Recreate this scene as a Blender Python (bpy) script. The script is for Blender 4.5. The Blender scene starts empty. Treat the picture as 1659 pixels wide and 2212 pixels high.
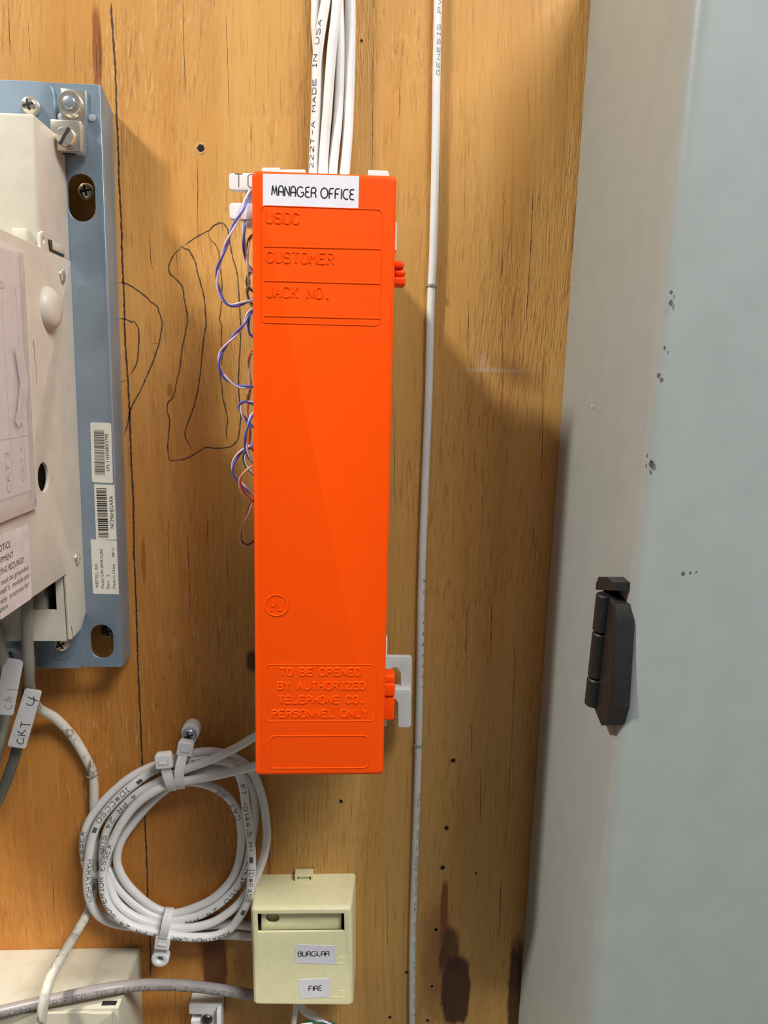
import bpy, bmesh, math, random
from mathutils import Vector, Matrix

random.seed(7)
C = bpy.context.scene.collection
SC = bpy.context.scene
R = math.radians

# ---------------------------------------------------------------- camera (all lengths below are millimetres, MM turns them into metres)
MM = 0.001
EYE_Z = 1450.0            # height of the camera above the floor
EYE_D = 405.0             # distance of the camera from the plywood
FPX, CX, CY = 1661.0, 829.5, 1106.0
_n = Vector((738 - CX, 831 - CY, FPX)).normalized()
_a = 612 - CX
_v = Vector((_a, -(FPX * FPX + (738 - CX) * _a) / (831 - CY), FPX)).normalized()
_h = _v.cross(_n)

cam_data = bpy.data.cameras.new('camera')
cam = bpy.data.objects.new('camera', cam_data)
C.objects.link(cam)
SC.camera = cam
cam_data.sensor_fit = 'HORIZONTAL'
cam_data.sensor_width = 36.0
cam_data.lens = FPX / 1659.0 * 36.0
cam_data.clip_start = 0.01
cam_data.clip_end = 50
cx_w = Vector((_h.x, _n.x, -_v.x))
cy_w = Vector((_h.y, _n.y, -_v.y))
cz_w = Vector((_h.z, _n.z, -_v.z))
m = Matrix((cx_w, -cy_w, -cz_w)).transposed().to_4x4()
m.translation = Vector((0, -EYE_D, EYE_Z)) * MM
cam.matrix_world = m

# ---------------------------------------------------------------- world, lamps, exposure
SC.view_settings.view_transform = 'Standard'
SC.view_settings.look = 'None'
SC.view_settings.gamma = 1
SC.view_settings.use_curve_mapping = False
SC.view_settings.exposure = 0.0
SC.cycles.max_bounces = 6
SC.cycles.diffuse_bounces = 2
SC.cycles.glossy_bounces = 3
world = bpy.data.worlds.new('world')
SC.world = world
world.use_nodes = True
world.node_tree.nodes['Background'].inputs[0].default_value = (0.9, 0.95, 1.0, 1)
world.node_tree.nodes['Background'].inputs[1].default_value = 0.10


def lamp(name, loc, sx, sy, power, color, rotz=0.0):
    d = bpy.data.lights.new(name, 'AREA')
    d.shape = 'RECTANGLE'
    d.size, d.size_y = sx, sy
    d.energy = power
    d.color = color
    o = bpy.data.objects.new(name, d)
    C.objects.link(o)
    o.location = loc
    o.rotation_euler = (0, 0, rotz)
    return o


# two ceiling fittings: one up to the left and close to the wall, a wider one to the right above the cabinet
lamp('ceiling_lamp_near', (-0.99, -0.58, 2.62), 0.22, 0.10, 39, (1.0, 0.97, 0.90))
lamp('ceiling_lamp_far', (0.76, -0.88, 2.62), 0.8, 0.5, 40, (0.98, 0.99, 1.0))


# ---------------------------------------------------------------- geometry helpers
def W(px, py, d=0.0):
    """the point at distance d (mm) in front of the plywood seen at photograph pixel (px, py); result in mm"""
    c = Vector((px - CX, py - CY, FPX))
    w = Vector((c.dot(_h), c.dot(_n), -c.dot(_v)))
    t = (EYE_D - d) / w.y
    return Vector((w.x * t, -d, EYE_Z + w.z * t))


def WX(px, py, X):
    """the same for a plane that stands out from the wall at x = X"""
    c = Vector((px - CX, py - CY, FPX))
    w = Vector((c.dot(_h), c.dot(_n), -c.dot(_v)))
    t = X / w.x
    return Vector((X, -EYE_D + w.y * t, EYE_Z + w.z * t))


class Fr:
    """a flat frame: u to the right, v up, n towards the viewer"""
    def __init__(s, O, U, V):
        s.O, s.U, s.V = Vector(O), Vector(U).normalized(), Vector(V).normalized()
        s.N = s.U.cross(s.V).normalized()

    def __call__(s, u, v, w=0.0):
        return s.O + s.U * u + s.V * v + s.N * w


def wall_frame(d):
    return Fr((0, -d, 0), (1, 0, 0), (0, 0, 1))


def rot_frame(px, py, d, deg):
    a = R(deg)
    return Fr(W(px, py, d), (math.cos(a), 0, math.sin(a)), (-math.sin(a), 0, math.cos(a)))


def mesh_obj(name, verts, faces, mat, parent=None, smooth=True, bevel=0, seg=2, angle=35):
    bm = bmesh.new()
    vs = [bm.verts.new(v) for v in verts]
    for f in faces:
        try:
            bm.faces.new([vs[i] for i in f])
        except ValueError:
            pass
    bmesh.ops.recalc_face_normals(bm, faces=bm.faces)
    if bevel:
        ed = [e for e in bm.edges if len(e.link_faces) == 2 and e.calc_face_angle(0) > R(25)]
        bmesh.ops.bevel(bm, geom=ed, offset=bevel, segments=seg, affect='EDGES', profile=0.5, clamp_overlap=True)
    return bm_obj(name, bm, mat, parent, smooth, angle)


def bm_obj(name, bm, mat, parent=None, smooth=True, angle=35):
    bm.verts.ensure_lookup_table()
    lo = Vector((1e9,) * 3)
    hi = -lo
    for v in bm.verts:
        for i in range(3):
            lo[i] = min(lo[i], v.co[i])
            hi[i] = max(hi[i], v.co[i])
    c = (lo + hi) / 2
    for v in bm.verts:
        v.co = (v.co - c) * MM
    me = bpy.data.meshes.new(name)
    bm.to_mesh(me)
    bm.free()
    me.materials.append(mat)
    if smooth:
        for p in me.polygons:
            p.use_smooth = True
        try:
            me.set_sharp_from_angle(angle=R(angle))
        except Exception:
            pass
    o = bpy.data.objects.new(name, me)
    C.objects.link(o)
    world_loc = c * MM
    if parent is not None:
        o.parent = parent
        o.location = world_loc - base_of(parent)
    else:
        o.location = world_loc
    BASE[o.name] = world_loc
    return o


BASE = {}


def base_of(o):
    return BASE[o.name]


def thing(name, label, cat, loc, group=None):
    o = bpy.data.objects.new(name, None)
    o.empty_display_size = 0.01
    C.objects.link(o)
    o.location = Vector(loc) * MM
    BASE[o.name] = Vector(loc) * MM
    return tag(o, label, cat, group)


def tag(o, label, cat=None, group=None):
    o['label'] = label
    if cat:
        o['category'] = cat
    if group:
        o['group'] = group
    return o


def struct(o, label=None):
    o['kind'] = 'structure'
    if label:
        o['label'] = label
    return o


def fillet(pts, r, n=4):
    out = []
    k = len(pts)
    for i in range(k):
        p, a, b = Vector(pts[i]), Vector(pts[i - 1]), Vector(pts[(i + 1) % k])
        rr = r[i] if isinstance(r, (list, tuple)) else r
        da, db = (a - p), (b - p)
        la, lb = da.length, db.length
        if rr <= 0 or la < 1e-6 or lb < 1e-6:
            out.append(p)
            continue
        da, db = da / la, db / lb
        cosang = max(-1, min(1, da.dot(db)))
        ang = math.acos(cosang)
        if ang > R(172):
            out.append(p)
            continue
        t = min(rr / math.tan(ang / 2), la * 0.49, lb * 0.49)
        p0, p1 = p + da * t, p + db * t
        for j in range(n + 1):
            s = j / n
            q = (1 - s) ** 2 * p0 + 2 * s * (1 - s) * p + s * s * p1
            out.append(q)
    return out


def rect(u0, v0, u1, v1):
    return [(u0, v0), (u1, v0), (u1, v1), (u0, v1)]


def circ(u, v, ru, n=20, rv=None):
    rv = ru if rv is None else rv
    return [(u + ru * math.cos(2 * math.pi * i / n), v + rv * math.sin(2 * math.pi * i / n)) for i in range(n)]


def slot(u, v, w, hgt, n=8):
    r = w / 2
    c0, c1 = v - hgt / 2 + r, v + hgt / 2 - r
    return [(u + r * math.cos(math.pi * i / n), c1 + r * math.sin(math.pi * i / n)) for i in range(n + 1)] + \
           [(u - r * math.cos(math.pi * i / n), c0 - r * math.sin(math.pi * i / n)) for i in range(n + 1)]


def plate_bm(bm, fr, outer, holes, w0, w1, bevel=0.0):
    """a flat plate with holes, from depth w0 to w1 in frame fr"""
    cu = bpy.data.curves.new('tmp', 'CURVE')
    cu.dimensions = '2D'
    cu.fill_mode = 'BOTH'
    cu.extrude = max((w1 - w0) / 2 - bevel, 0.0)
    if bevel:
        cu.bevel_depth = bevel
        cu.bevel_resolution = 2
        cu.offset = -bevel
    for loop in [outer] + list(holes):
        sp = cu.splines.new('POLY')
        sp.points.add(len(loop) - 1)
        for i, p in enumerate(loop):
            sp.points[i].co = (p[0], p[1], 0, 1)
        sp.use_cyclic_u = True
    o = bpy.data.objects.new('tmp', cu)
    C.objects.link(o)
    dg = bpy.context.evaluated_depsgraph_get()
    me = bpy.data.meshes.new_from_object(o.evaluated_get(dg))
    C.objects.unlink(o)
    bpy.data.objects.remove(o)
    bpy.data.curves.remove(cu)
    off = len(bm.verts)
    mid = (w0 + w1) / 2
    vs = [bm.verts.new(fr(v.co.x, v.co.y, v.co.z + mid)) for v in me.vertices]
    for p in me.polygons:
        try:
            bm.faces.new([vs[i] for i in p.vertices])
        except ValueError:
            pass
    bpy.data.meshes.remove(me)
    bmesh.ops.remove_doubles(bm, verts=vs, dist=0.002)
    return bm


def plate(name, fr, outer, holes, w0, w1, mat, parent=None, bevel=0.0):
    bm = plate_bm(bmesh.new(), fr, outer, holes, w0, w1, bevel)
    bmesh.ops.recalc_face_normals(bm, faces=bm.faces)
    return bm_obj(name, bm, mat, parent)


def box_vf(fr, u0, v0, w0, u1, v1, w1):
    vs = [fr(u, v, w) for w in (w0, w1) for v in (v0, v1) for u in (u0, u1)]
    fs = [(0, 2, 3, 1), (4, 5, 7, 6), (0, 1, 5, 4), (2, 6, 7, 3), (0, 4, 6, 2), (1, 3, 7, 5)]
    return vs, fs


def box(name, fr, u0, v0, w0, u1, v1, w1, mat, parent=None, bevel=0.4, seg=2):
    vs, fs = box_vf(fr, u0, v0, w0, u1, v1, w1)
    return mesh_obj(name, vs, fs, mat, parent, bevel=bevel, seg=seg)


def loft(name, loops, mat, parent=None, cap0=True, cap1=True, closed=True, angle=35):
    k = len(loops[0])
    vs = [p for lp in loops for p in lp]
    fs = []
    for a in range(len(loops) - 1):
        for i in range(k if closed else k - 1):
            j = (i + 1) % k
            fs.append((a * k + i, a * k + j, (a + 1) * k + j, (a + 1) * k + i))
    if cap0:
        fs.append(tuple(range(k))[::-1])
    if cap1:
        fs.append(tuple((len(loops) - 1) * k + i for i in range(k)))
    return mesh_obj(name, vs, fs, mat, parent, angle=angle)


def lathe(name, fr, prof, mat, parent=None, n=24, bm=None):
    """profile [(radius, w)] turned about the frame's n axis"""
    vs, fs = [], []
    for r, w in prof:
        for i in range(n):
            a = 2 * math.pi * i / n
            vs.append(fr(r * math.cos(a), r * math.sin(a), w))
    for k in range(len(prof) - 1):
        for i in range(n):
            j = (i + 1) % n
            fs.append((k * n + i, k * n + j, (k + 1) * n + j, (k + 1) * n + i))
    fs.append(tuple(range(n))[::-1])
    fs.append(tuple((len(prof) - 1) * n + i for i in range(n)))
    return mesh_obj(name, vs, fs, mat, parent, angle=40)


def catmull(pts, step):
    """smooth a polyline of Vectors, samples about every step"""
    P = [pts[0] + (pts[0] - pts[1])] + list(pts) + [pts[-1] + (pts[-1] - pts[-2])]
    out = []
    for i in range(1, len(P) - 2):
        p0, p1, p2, p3 = P[i - 1], P[i], P[i + 1], P[i + 2]
        n = max(1, int((p2 - p1).length / step))
        for j in range(n):
            t = j / n
            out.append(0.5 * ((2 * p1) + (p2 - p0) * t + (2 * p0 - 5 * p1 + 4 * p2 - p3) * t * t + (3 * p1 - p0 - 3 * p2 + p3) * t ** 3))
    out.append(P[-2])
    return out


OUT = Vector((0, -1, 0))


class Path:
    def __init__(s, pts, step=2.0):
        s.p = catmull(pts, step)
        s.L = [0.0]
        for a, b in zip(s.p, s.p[1:]):
            s.L.append(s.L[-1] + (b - a).length)
        s.t = []
        for i in range(len(s.p)):
            a, b = s.p[max(i - 1, 0)], s.p[min(i + 1, len(s.p) - 1)]
            s.t.append((b - a).normalized())

    def frame(s, i):
        t = s.t[i]
        b = OUT - t * OUT.dot(t)
        if b.length < 0.05:
            b = Vector((0, 0, 1)) - t * t.z
        b.normalize()
        return t, b

    def at(s, q):
        q = max(0, min(s.L[-1], q))
        lo, hi = 0, len(s.L) - 1
        while hi - lo > 1:
            mid = (lo + hi) // 2
            if s.L[mid] <= q:
                lo = mid
            else:
                hi = mid
        f = (q - s.L[lo]) / max(1e-9, s.L[hi] - s.L[lo])
        p = s.p[lo].lerp(s.p[hi], f)
        t = s.t[lo].lerp(s.t[hi], f).normalized()
        b = OUT - t * OUT.dot(t)
        if b.length < 0.05:
            b = Vector((0, 0, 1)) - t * t.z
        return p, t, b.normalized()

    def nearest(s, w, lo=0.0, hi=1e9):
        return min(((p - w).length, l) for p, l in zip(s.p, s.L) if lo <= l <= hi)[1]


def tube_bm(bm, path, r, seg=12, flat=1.0, rfun=None):
    rings = []
    for i, p in enumerate(path.p):
        t, b = path.frame(i)
        sd = t.cross(b)
        rr = r * (rfun(path.L[i]) if rfun else 1)
        rings.append([bm.verts.new(p + b * (rr * flat * math.cos(2 * math.pi * k / seg)) + sd * (rr * math.sin(2 * math.pi * k / seg))) for k in range(seg)])
    for a, b in zip(rings, rings[1:]):
        for k in range(seg):
            j = (k + 1) % seg
            bm.faces.new((a[k], a[j], b[j], b[k]))
    bm.faces.new(rings[0][::-1])
    bm.faces.new(rings[-1])
    return bm


def tube(name, path, r, mat, parent=None, seg=12, flat=1.0, rfun=None):
    bm = tube_bm(bmesh.new(), path, r, seg, flat, rfun)
    bmesh.ops.recalc_face_normals(bm, faces=bm.faces)
    return bm_obj(name, bm, mat, parent, angle=60)


# ---------------------------------------------------------------- one-line stroke lettering (4 wide, 6 high)
G = {
    'A': [[(0, 0), (2, 6), (4, 0)], [(.8, 2.2), (3.2, 2.2)]],
    'B': [[(0, 0), (0, 6), (3, 6), (4, 5.2), (4, 4), (3, 3.2), (0, 3.2)], [(3, 3.2), (4, 2.4), (4, .8), (3, 0), (0, 0)]],
    'C': [[(4, 5), (3, 6), (1, 6), (0, 5), (0, 1), (1, 0), (3, 0), (4, 1)]],
    'D': [[(0, 0), (0, 6), (2.8, 6), (4, 4.8), (4, 1.2), (2.8, 0), (0, 0)]],
    'E': [[(4, 6), (0, 6), (0, 0), (4, 0)], [(0, 3.1), (3, 3.1)]],
    'F': [[(4, 6), (0, 6), (0, 0)], [(0, 3.1), (3, 3.1)]],
    'G': [[(4, 5), (3, 6), (1, 6), (0, 5), (0, 1), (1, 0), (3, 0), (4, 1), (4, 2.8), (2.3, 2.8)]],
    'H': [[(0, 0), (0, 6)], [(4, 0), (4, 6)], [(0, 3), (4, 3)]],
    'I': [[(1, 0), (3, 0)], [(2, 0), (2, 6)], [(1, 6), (3, 6)]],
    'J': [[(3.4, 6), (3.4, 1), (2.5, 0), (1, 0), (0, 1)]],
    'K': [[(0, 0), (0, 6)], [(4, 6), (0, 2.4)], [(1.3, 3.6), (4, 0)]],
    'L': [[(0, 6), (0, 0), (4, 0)]],
    'M': [[(0, 0), (0, 6), (2, 2.5), (4, 6), (4, 0)]],
    'N': [[(0, 0), (0, 6), (4, 0), (4, 6)]],
    'O': [[(1, 0), (0, 1), (0, 5), (1, 6), (3, 6), (4, 5), (4, 1), (3, 0), (1, 0)]],
    'P': [[(0, 0), (0, 6), (3, 6), (4, 5.1), (4, 3.8), (3, 2.9), (0, 2.9)]],
    'R': [[(0, 0), (0, 6), (3, 6), (4, 5.1), (4, 3.9), (3, 3), (0, 3)], [(2, 3), (4, 0)]],
    'S': [[(4, 5.2), (3.2, 6), (.8, 6), (0, 5.2), (0, 4), (.8, 3.2), (3.2, 2.9), (4, 2.1), (4, .8), (3.2, 0), (.8, 0), (0, .8)]],
    'T': [[(0, 6), (4, 6)], [(2, 6), (2, 0)]],
    'U': [[(0, 6), (0, 1), (1, 0), (3, 0), (4, 1), (4, 6)]],
    'V': [[(0, 6), (2, 0), (4, 6)]],
    'W': [[(0, 6), (.9, 0), (2, 4), (3.1, 0), (4, 6)]],
    'X': [[(0, 0), (4, 6)], [(0, 6), (4, 0)]],
    'Y': [[(0, 6), (2, 3), (4, 6)], [(2, 3), (2, 0)]],
    'Z': [[(0, 6), (4, 6), (0, 0), (4, 0)]],
    '0': [[(1, 0), (0, 1), (0, 5), (1, 6), (3, 6), (4, 5), (4, 1), (3, 0), (1, 0)]],
    '1': [[(1, 5), (2, 6), (2, 0)]],
    '2': [[(0, 5), (1, 6), (3, 6), (4, 5), (4, 4), (0, 0), (4, 0)]],
    '3': [[(0, 5.2), (1, 6), (3, 6), (4, 5.2), (4, 3.9), (3, 3.1), (1.5, 3.1)], [(3, 3.1), (4, 2.3), (4, .8), (3, 0), (1, 0), (0, .8)]],
    '4': [[(3, 0), (3, 6), (0, 2), (4, 2)]],
    '5': [[(4, 6), (0, 6), (0, 3.4), (3, 3.4), (4, 2.5), (4, 1), (3, 0), (0, 0)]],
    '6': [[(3.6, 6), (1.4, 6), (0, 4.5), (0, 1), (1, 0), (3, 0), (4, 1), (4, 2.4), (3, 3.3), (0, 3.3)]],
    '7': [[(0, 6), (4, 6), (1.5, 0)]],
    '8': [[(1, 3.1), (0, 4), (0, 5.2), (1, 6), (3, 6), (4, 5.2), (4, 4), (3, 3.1), (1, 3.1), (0, 2.2), (0, .8), (1, 0), (3, 0), (4, .8), (4, 2.2), (3, 3.1)]],
    '9': [[(.4, 0), (2.6, 0), (4, 1.5), (4, 5), (3, 6), (1, 6), (0, 5), (0, 3.7), (1, 2.8), (4, 2.8)]],
    '.': [[(1.6, 0), (2.2, 0), (2.2, .5), (1.6, .5), (1.6, 0)]],
    '-': [[(.6, 3), (3.4, 3)]],
    '#': [[(1.3, 0), (1.3, 6)], [(2.8, 0), (2.8, 6)], [(0, 2), (4, 2)], [(0, 4), (4, 4)]],
    '/': [[(0, 0), (4, 6)]],
    '<': [[(3, 5), (1, 3), (3, 1)]],
    '>': [[(1, 5), (3, 3), (1, 1)]],
    '(': [[(3, 6.4), (2, 5), (2, 1), (3, -.4)]],
    ')': [[(1, 6.4), (2, 5), (2, 1), (1, -.4)]],
    'k': [[(0, 0), (0, 6)], [(3, 4), (0, 1.6)], [(1.2, 2.5), (3, 0)]],
    'H_': [[(0, 0), (0, 6)]],
    'z': [[(0, 4), (3.4, 4), (0, 0), (3.4, 0)]],
    'M_': [],
    '@': [[(0.3, .4), (3.7, .4)], [(.3, 1.6), (3.7, 1.6)], [(.3, 2.8), (3.7, 2.8)], [(.3, 4), (3.7, 4)], [(.3, 5.2), (3.7, 5.2)]],
}


def arc(cx, cy, rx, ry, a0, a1, n=10):
    return [(cx + rx * math.cos(R(a0 + (a1 - a0) * i / n)), cy + ry * math.sin(R(a0 + (a1 - a0) * i / n))) for i in range(n + 1)]


# rounded label-maker capitals
GR = dict(G)
GR.update({
    'M': [[(0, 0), (.7, 6), (2.3, .8), (3.9, 6), (4.6, 0)]],
    'A': [[(0, 0), (0, 3.4)] + arc(2, 3.6, 2, 2.4, 178, 0, 12) + [(4, 0)], [(0, 2.4), (4, 2.4)]],
    'N': [[(0, 0), (0, 6), (4, 0), (4, 6)]],
    'G': [arc(3, 3, 3, 3, 48, 330, 18) + [(5.8, 2.7), (3.4, 2.7)]],
    'O': [arc(3, 3, 3, 3, 0, 360, 24)],
    'C': [arc(3, 3, 3, 3, 60, 300, 18)],
    'E': [[(3.8, 6), (2, 6)] + arc(1.7, 4.6, 1.5, 1.4, 95, 265, 8) + [(3.2, 3.15)], [(1.7, 3.15)] + arc(1.6, 1.6, 1.6, 1.55, 100, 268, 8) + [(3.9, 0)]],
    'R': [[(0, 0), (0, 3.4)] + arc(2, 4.4, 2, 1.6, 170, -85, 12) + [(.1, 2.8)], [(2.6, 2.8), (3.6, 2.2), (4, 1.2), (4, 0)]],
    'F': [[(0, 0), (0, 4)] + arc(1.8, 4.2, 1.8, 1.8, 180, 90, 6) + [(3.8, 6)], [(0, 2.9), (3, 2.9)]],
    'I': [[(.4, 0), (.4, 6)]],
    'U': [[(0, 6), (0, 2)] + arc(2, 2, 2, 2, 180, 360, 10) + [(4, 6)]],
    'B': [[(0, 3.2), (0, 0), (2.4, 0)] + arc(2.4, 1.6, 1.7, 1.6, -90, 90, 8) + [(.2, 3.2)], [(0, 3.2), (0, 4)] + arc(1.8, 4.6, 1.8, 1.4, 180, -80, 10)],
    'L': [[(0, 6), (0, 1.5), (.5, .4), (1.5, 0), (3.2, 0)]],
})


def layout(text, height, font=G, gap=1.6, space=3.5):
    """-> polylines in (x, y) and the total width, for one line of text"""
    k = height / 6.0
    x, out = 0.0, []
    for ch in text:
        if ch == ' ':
            x += space
            continue
        g = font.get(ch, font.get(ch.upper()))
        w = max([p[0] for pl in g for p in pl] + [0.5])
        for pl in g:
            out.append([((x + a) * k, b * k) for a, b in pl])
        x += w + gap
    return out, (x - gap) * k


def densify(pl, step):
    out = [pl[0]]
    for a, b in zip(pl, pl[1:]):
        n = max(1, int(math.hypot(b[0] - a[0], b[1] - a[1]) / step))
        for j in range(1, n + 1):
            out.append((a[0] + (b[0] - a[0]) * j / n, a[1] + (b[1] - a[1]) * j / n))
    return out


def stroke2d(pl, w):
    """left and right offset points of a polyline"""
    L, Rr = [], []
    for i, p in enumerate(pl):
        a, b = pl[max(i - 1, 0)], pl[min(i + 1, len(pl) - 1)]
        if i == len(pl) - 1 and pl[0] == pl[-1] and len(pl) > 2:
            b = pl[1]
        if i == 0 and pl[0] == pl[-1] and len(pl) > 2:
            a = pl[-2]
        dx, dy = b[0] - a[0], b[1] - a[1]
        l = math.hypot(dx, dy) or 1
        nx, ny = -dy / l * w / 2, dx / l * w / 2
        L.append((p[0] + nx, p[1] + ny))
        Rr.append((p[0] - nx, p[1] - ny))
    return L, Rr


def strokes_bm(bm, polylines, w, mapf, cap=0.0):
    for pl in polylines:
        if len(pl) < 2:
            continue
        L, Rr = stroke2d(pl, w)
        a = [bm.verts.new(mapf(*p)) for p in L]
        b = [bm.verts.new(mapf(*p)) for p in Rr]
        for i in range(len(pl) - 1):
            bm.faces.new((b[i], b[i + 1], a[i + 1], a[i]))
    return bm


def flat_text(name, fr, text, u, v, height, w, mat, parent, font=G, gap=1.6, space=3.5, lift=0.06, fit=None, center=False):
    pls, width = layout(text, height, font, gap, space)
    sx = fit / width if fit else 1.0
    u0 = u - (width * sx / 2 if center else 0)
    pls = [densify([(x * sx, y) for x, y in pl], height * .3) for pl in pls]
    bm = strokes_bm(bmesh.new(), pls, w, lambda x, y: fr(u0 + x, v + y, lift))
    return bm_obj(name, bm, mat, parent, smooth=False)


def raised_bm(bm, pls, r, fr, u, v, hgt):
    """rounded raised ridge along polylines on a face"""
    for pl in pls:
        n = len(pl)
        closed = pl[0] == pl[-1] and n > 2
        rows = []
        for off, z in ((1.0, -0.05), (0.55, hgt * .8), (0, hgt), (-0.55, hgt * .8), (-1.0, -0.05)):
            L, _ = stroke2d(pl, 2 * r * off) if off else (pl, pl)
            rows.append([bm.verts.new(fr(u + p[0], v + p[1], z)) for p in L])
        for k in range(4):
            for i in range(n - 1):
                bm.faces.new((rows[k + 1][i], rows[k + 1][i + 1], rows[k][i + 1], rows[k][i]))
        if not closed:
            bm.faces.new([rows[k][0] for k in range(5)])
            bm.faces.new([rows[k][-1] for k in range(5)][::-1])
    return bm


def raised_text(name, fr, text, u, v, height, r, mat, parent, fit=None, gap=1.8, space=4.5, hgt=0.5, center=False):
    pls, width = layout(text, height, G, gap, space)
    sx = fit / width if fit else 1
    uu = u - (width * sx / 2 if center else 0)
    pls = [densify([(x * sx, y) for x, y in pl], height * .25) for pl in pls]
    bm = raised_bm(bmesh.new(), pls, r, fr, uu, v, hgt)
    bmesh.ops.recalc_face_normals(bm, faces=bm.faces)
    return bm_obj(name, bm, mat, parent)


def type_text(name, fr, text, u, v, height, mat, parent, fit=None, bold=0.0, lift=0.06, center=False):
    """proportional printed type (built-in font) as a flat mesh"""
    cu = bpy.data.curves.new('tmp', 'FONT')
    cu.body = text
    cu.size = 1.0
    cu.offset = bold
    cu.resolution_u = 3
    o = bpy.data.objects.new('tmp', cu)
    C.objects.link(o)
    dg = bpy.context.evaluated_depsgraph_get()
    me = bpy.data.meshes.new_from_object(o.evaluated_get(dg))
    C.objects.unlink(o)
    bpy.data.objects.remove(o)
    xs = [q.co.x for q in me.vertices]
    k = height / 0.7
    x0, x1 = min(xs), max(xs)
    sx = fit / (x1 - x0) if fit else k
    uu = u - ((x1 - x0) * sx / 2 if center else 0)
    bm = bmesh.new()
    vs = [bm.verts.new(fr(uu + (q.co.x - x0) * sx, v + q.co.y * k, lift)) for q in me.vertices]
    for p in me.polygons:
        try:
            bm.faces.new([vs[i] for i in p.vertices])
        except ValueError:
            pass
    bpy.data.meshes.remove(me)
    return bm_obj(name, bm, mat, parent, smooth=False)


def cable_text(name, path, r, text, s0, sign, height, w, mat, parent, ang=0.0, gap=1.8, space=4.5, fit=None, font=G, blocks=()):
    """print that follows a cable: from arc length s0 onward in direction sign, centred at angle ang round the jacket"""
    pls, width = layout(text, height, font, gap, space)
    sx = fit / width if fit else 1
    pls = [densify([(x * sx, y) for x, y in pl], height * .3) for pl in pls]
    for (b0, b1) in blocks:
        pls.append(densify([(b0, height / 2), (b1, height / 2)], 1.0))
    bm = bmesh.new()

    def mp(x, y):
        p, t, b = path.at(s0 + sign * x)
        t = t * sign
        up = b.cross(t)
        a = ang + (y - height / 2) / r
        return p + (b * math.cos(a) + up * math.sin(a)) * (r + 0.05)
    nb = len(blocks)
    strokes_bm(bm, pls[:len(pls) - nb] if nb else pls, w, mp)
    if nb:
        strokes_bm(bm, pls[-nb:], height, mp)
    return bm_obj(name, bm, mat, parent, smooth=False)


# ---------------------------------------------------------------- materials
class NT:
    def __init__(s, name):
        s.m = bpy.data.materials.new(name)
        s.m.use_nodes = True
        s.t = s.m.node_tree
        s.bsdf = s.t.nodes['Principled BSDF']

    def node(s, kind, **kw):
        n = s.t.nodes.new(kind)
        for k, v in kw.items():
            setattr(n, k, v)
        return n

    def put(s, sock, v):
        if v is None:
            return
        if isinstance(v, bpy.types.NodeSocket):
            s.t.links.new(v, sock)
        else:
            if isinstance(v, (tuple, list)) and sock.type == 'RGBA' and len(v) == 3:
                v = (*v, 1)
            sock.default_value = v

    def math(s, op, a, b=None, c=None, clamp=False):
        n = s.node('ShaderNodeMath', operation=op, use_clamp=clamp)
        s.put(n.inputs[0], a)
        s.put(n.inputs[1], b)
        s.put(n.inputs[2], c)
        return n.outputs[0]

    def mix(s, f, a, b, mode='MIX'):
        n = s.node('ShaderNodeMix', data_type='RGBA', blend_type=mode)
        s.put(n.inputs[0], f)
        s.put(n.inputs[6], a)
        s.put(n.inputs[7], b)
        return n.outputs[2]

    def ramp(s, f, a, b, smooth=True):
        n = s.node('ShaderNodeMapRange', interpolation_type='SMOOTHSTEP' if smooth else 'LINEAR')
        s.put(n.inputs[0], f)
        n.inputs[1].default_value, n.inputs[2].default_value = a, b
        n.inputs[3].default_value, n.inputs[4].default_value = 0, 1
        return n.outputs[0]

    def pos(s):
        return s.node('ShaderNodeNewGeometry').outputs['Position']

    def scaled(s, vec, sc, loc=(0, 0, 0)):
        n = s.node('ShaderNodeMapping')
        s.put(n.inputs[0], vec)
        n.inputs[1].default_value = loc
        n.inputs[3].default_value = sc
        return n.outputs[0]

    def noise(s, vec, scale=1.0, detail=4.0, rough=0.55, dist=0.0):
        n = s.node('ShaderNodeTexNoise')
        s.put(n.inputs['Vector'], vec)
        n.inputs['Scale'].default_value = scale
        n.inputs['Detail'].default_value = detail
        n.inputs['Roughness'].default_value = rough
        n.inputs['Distortion'].default_value = dist
        return n.outputs[0]

    def bump(s, h, dist, strength=1.0):
        n = s.node('ShaderNodeBump')
        n.inputs['Strength'].default_value = strength
        n.inputs['Distance'].default_value = dist
        s.put(n.inputs['Height'], h)
        s.t.links.new(n.outputs[0], s.bsdf.inputs['Normal'])

    def set(s, **kw):
        for k, v in kw.items():
            s.put(s.bsdf.inputs[k.replace('_', ' ')], v)
        return s.m


def sr(r, g, b):
    """sRGB 0-255 to linear"""
    f = lambda c: ((c / 255 + .055) / 1.055) ** 2.4 if c > 10 else c / 255 / 12.92
    return (f(r), f(g), f(b))


def plain(name, col, rough=0.5, metal=0.0, spec=0.5, var=0.06, grain=0.0, scale=150, **kw):
    """a solid finish with slight tonal mottling and optional fine relief"""
    t = NT(name)
    p = t.pos()
    n = t.noise(t.scaled(p, (scale,) * 3), 1.0, 3.0)
    c2 = tuple(max(0, c * (1 - 2.2 * var)) for c in col)
    c1 = tuple(min(1, c * (1 + var)) for c in col)
    t.set(Base_Color=t.mix(t.ramp(n, .3, .75), c1, c2), Roughness=rough, Metallic=metal)
    t.bsdf.inputs['Specular IOR Level'].default_value = spec
    for k, v in kw.items():
        t.put(t.bsdf.inputs[k.replace('_', ' ')], v)
    if grain:
        t.bump(t.noise(t.scaled(p, (scale * 8,) * 3), 1.0, 2.0), grain * MM)
    return t.m


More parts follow.
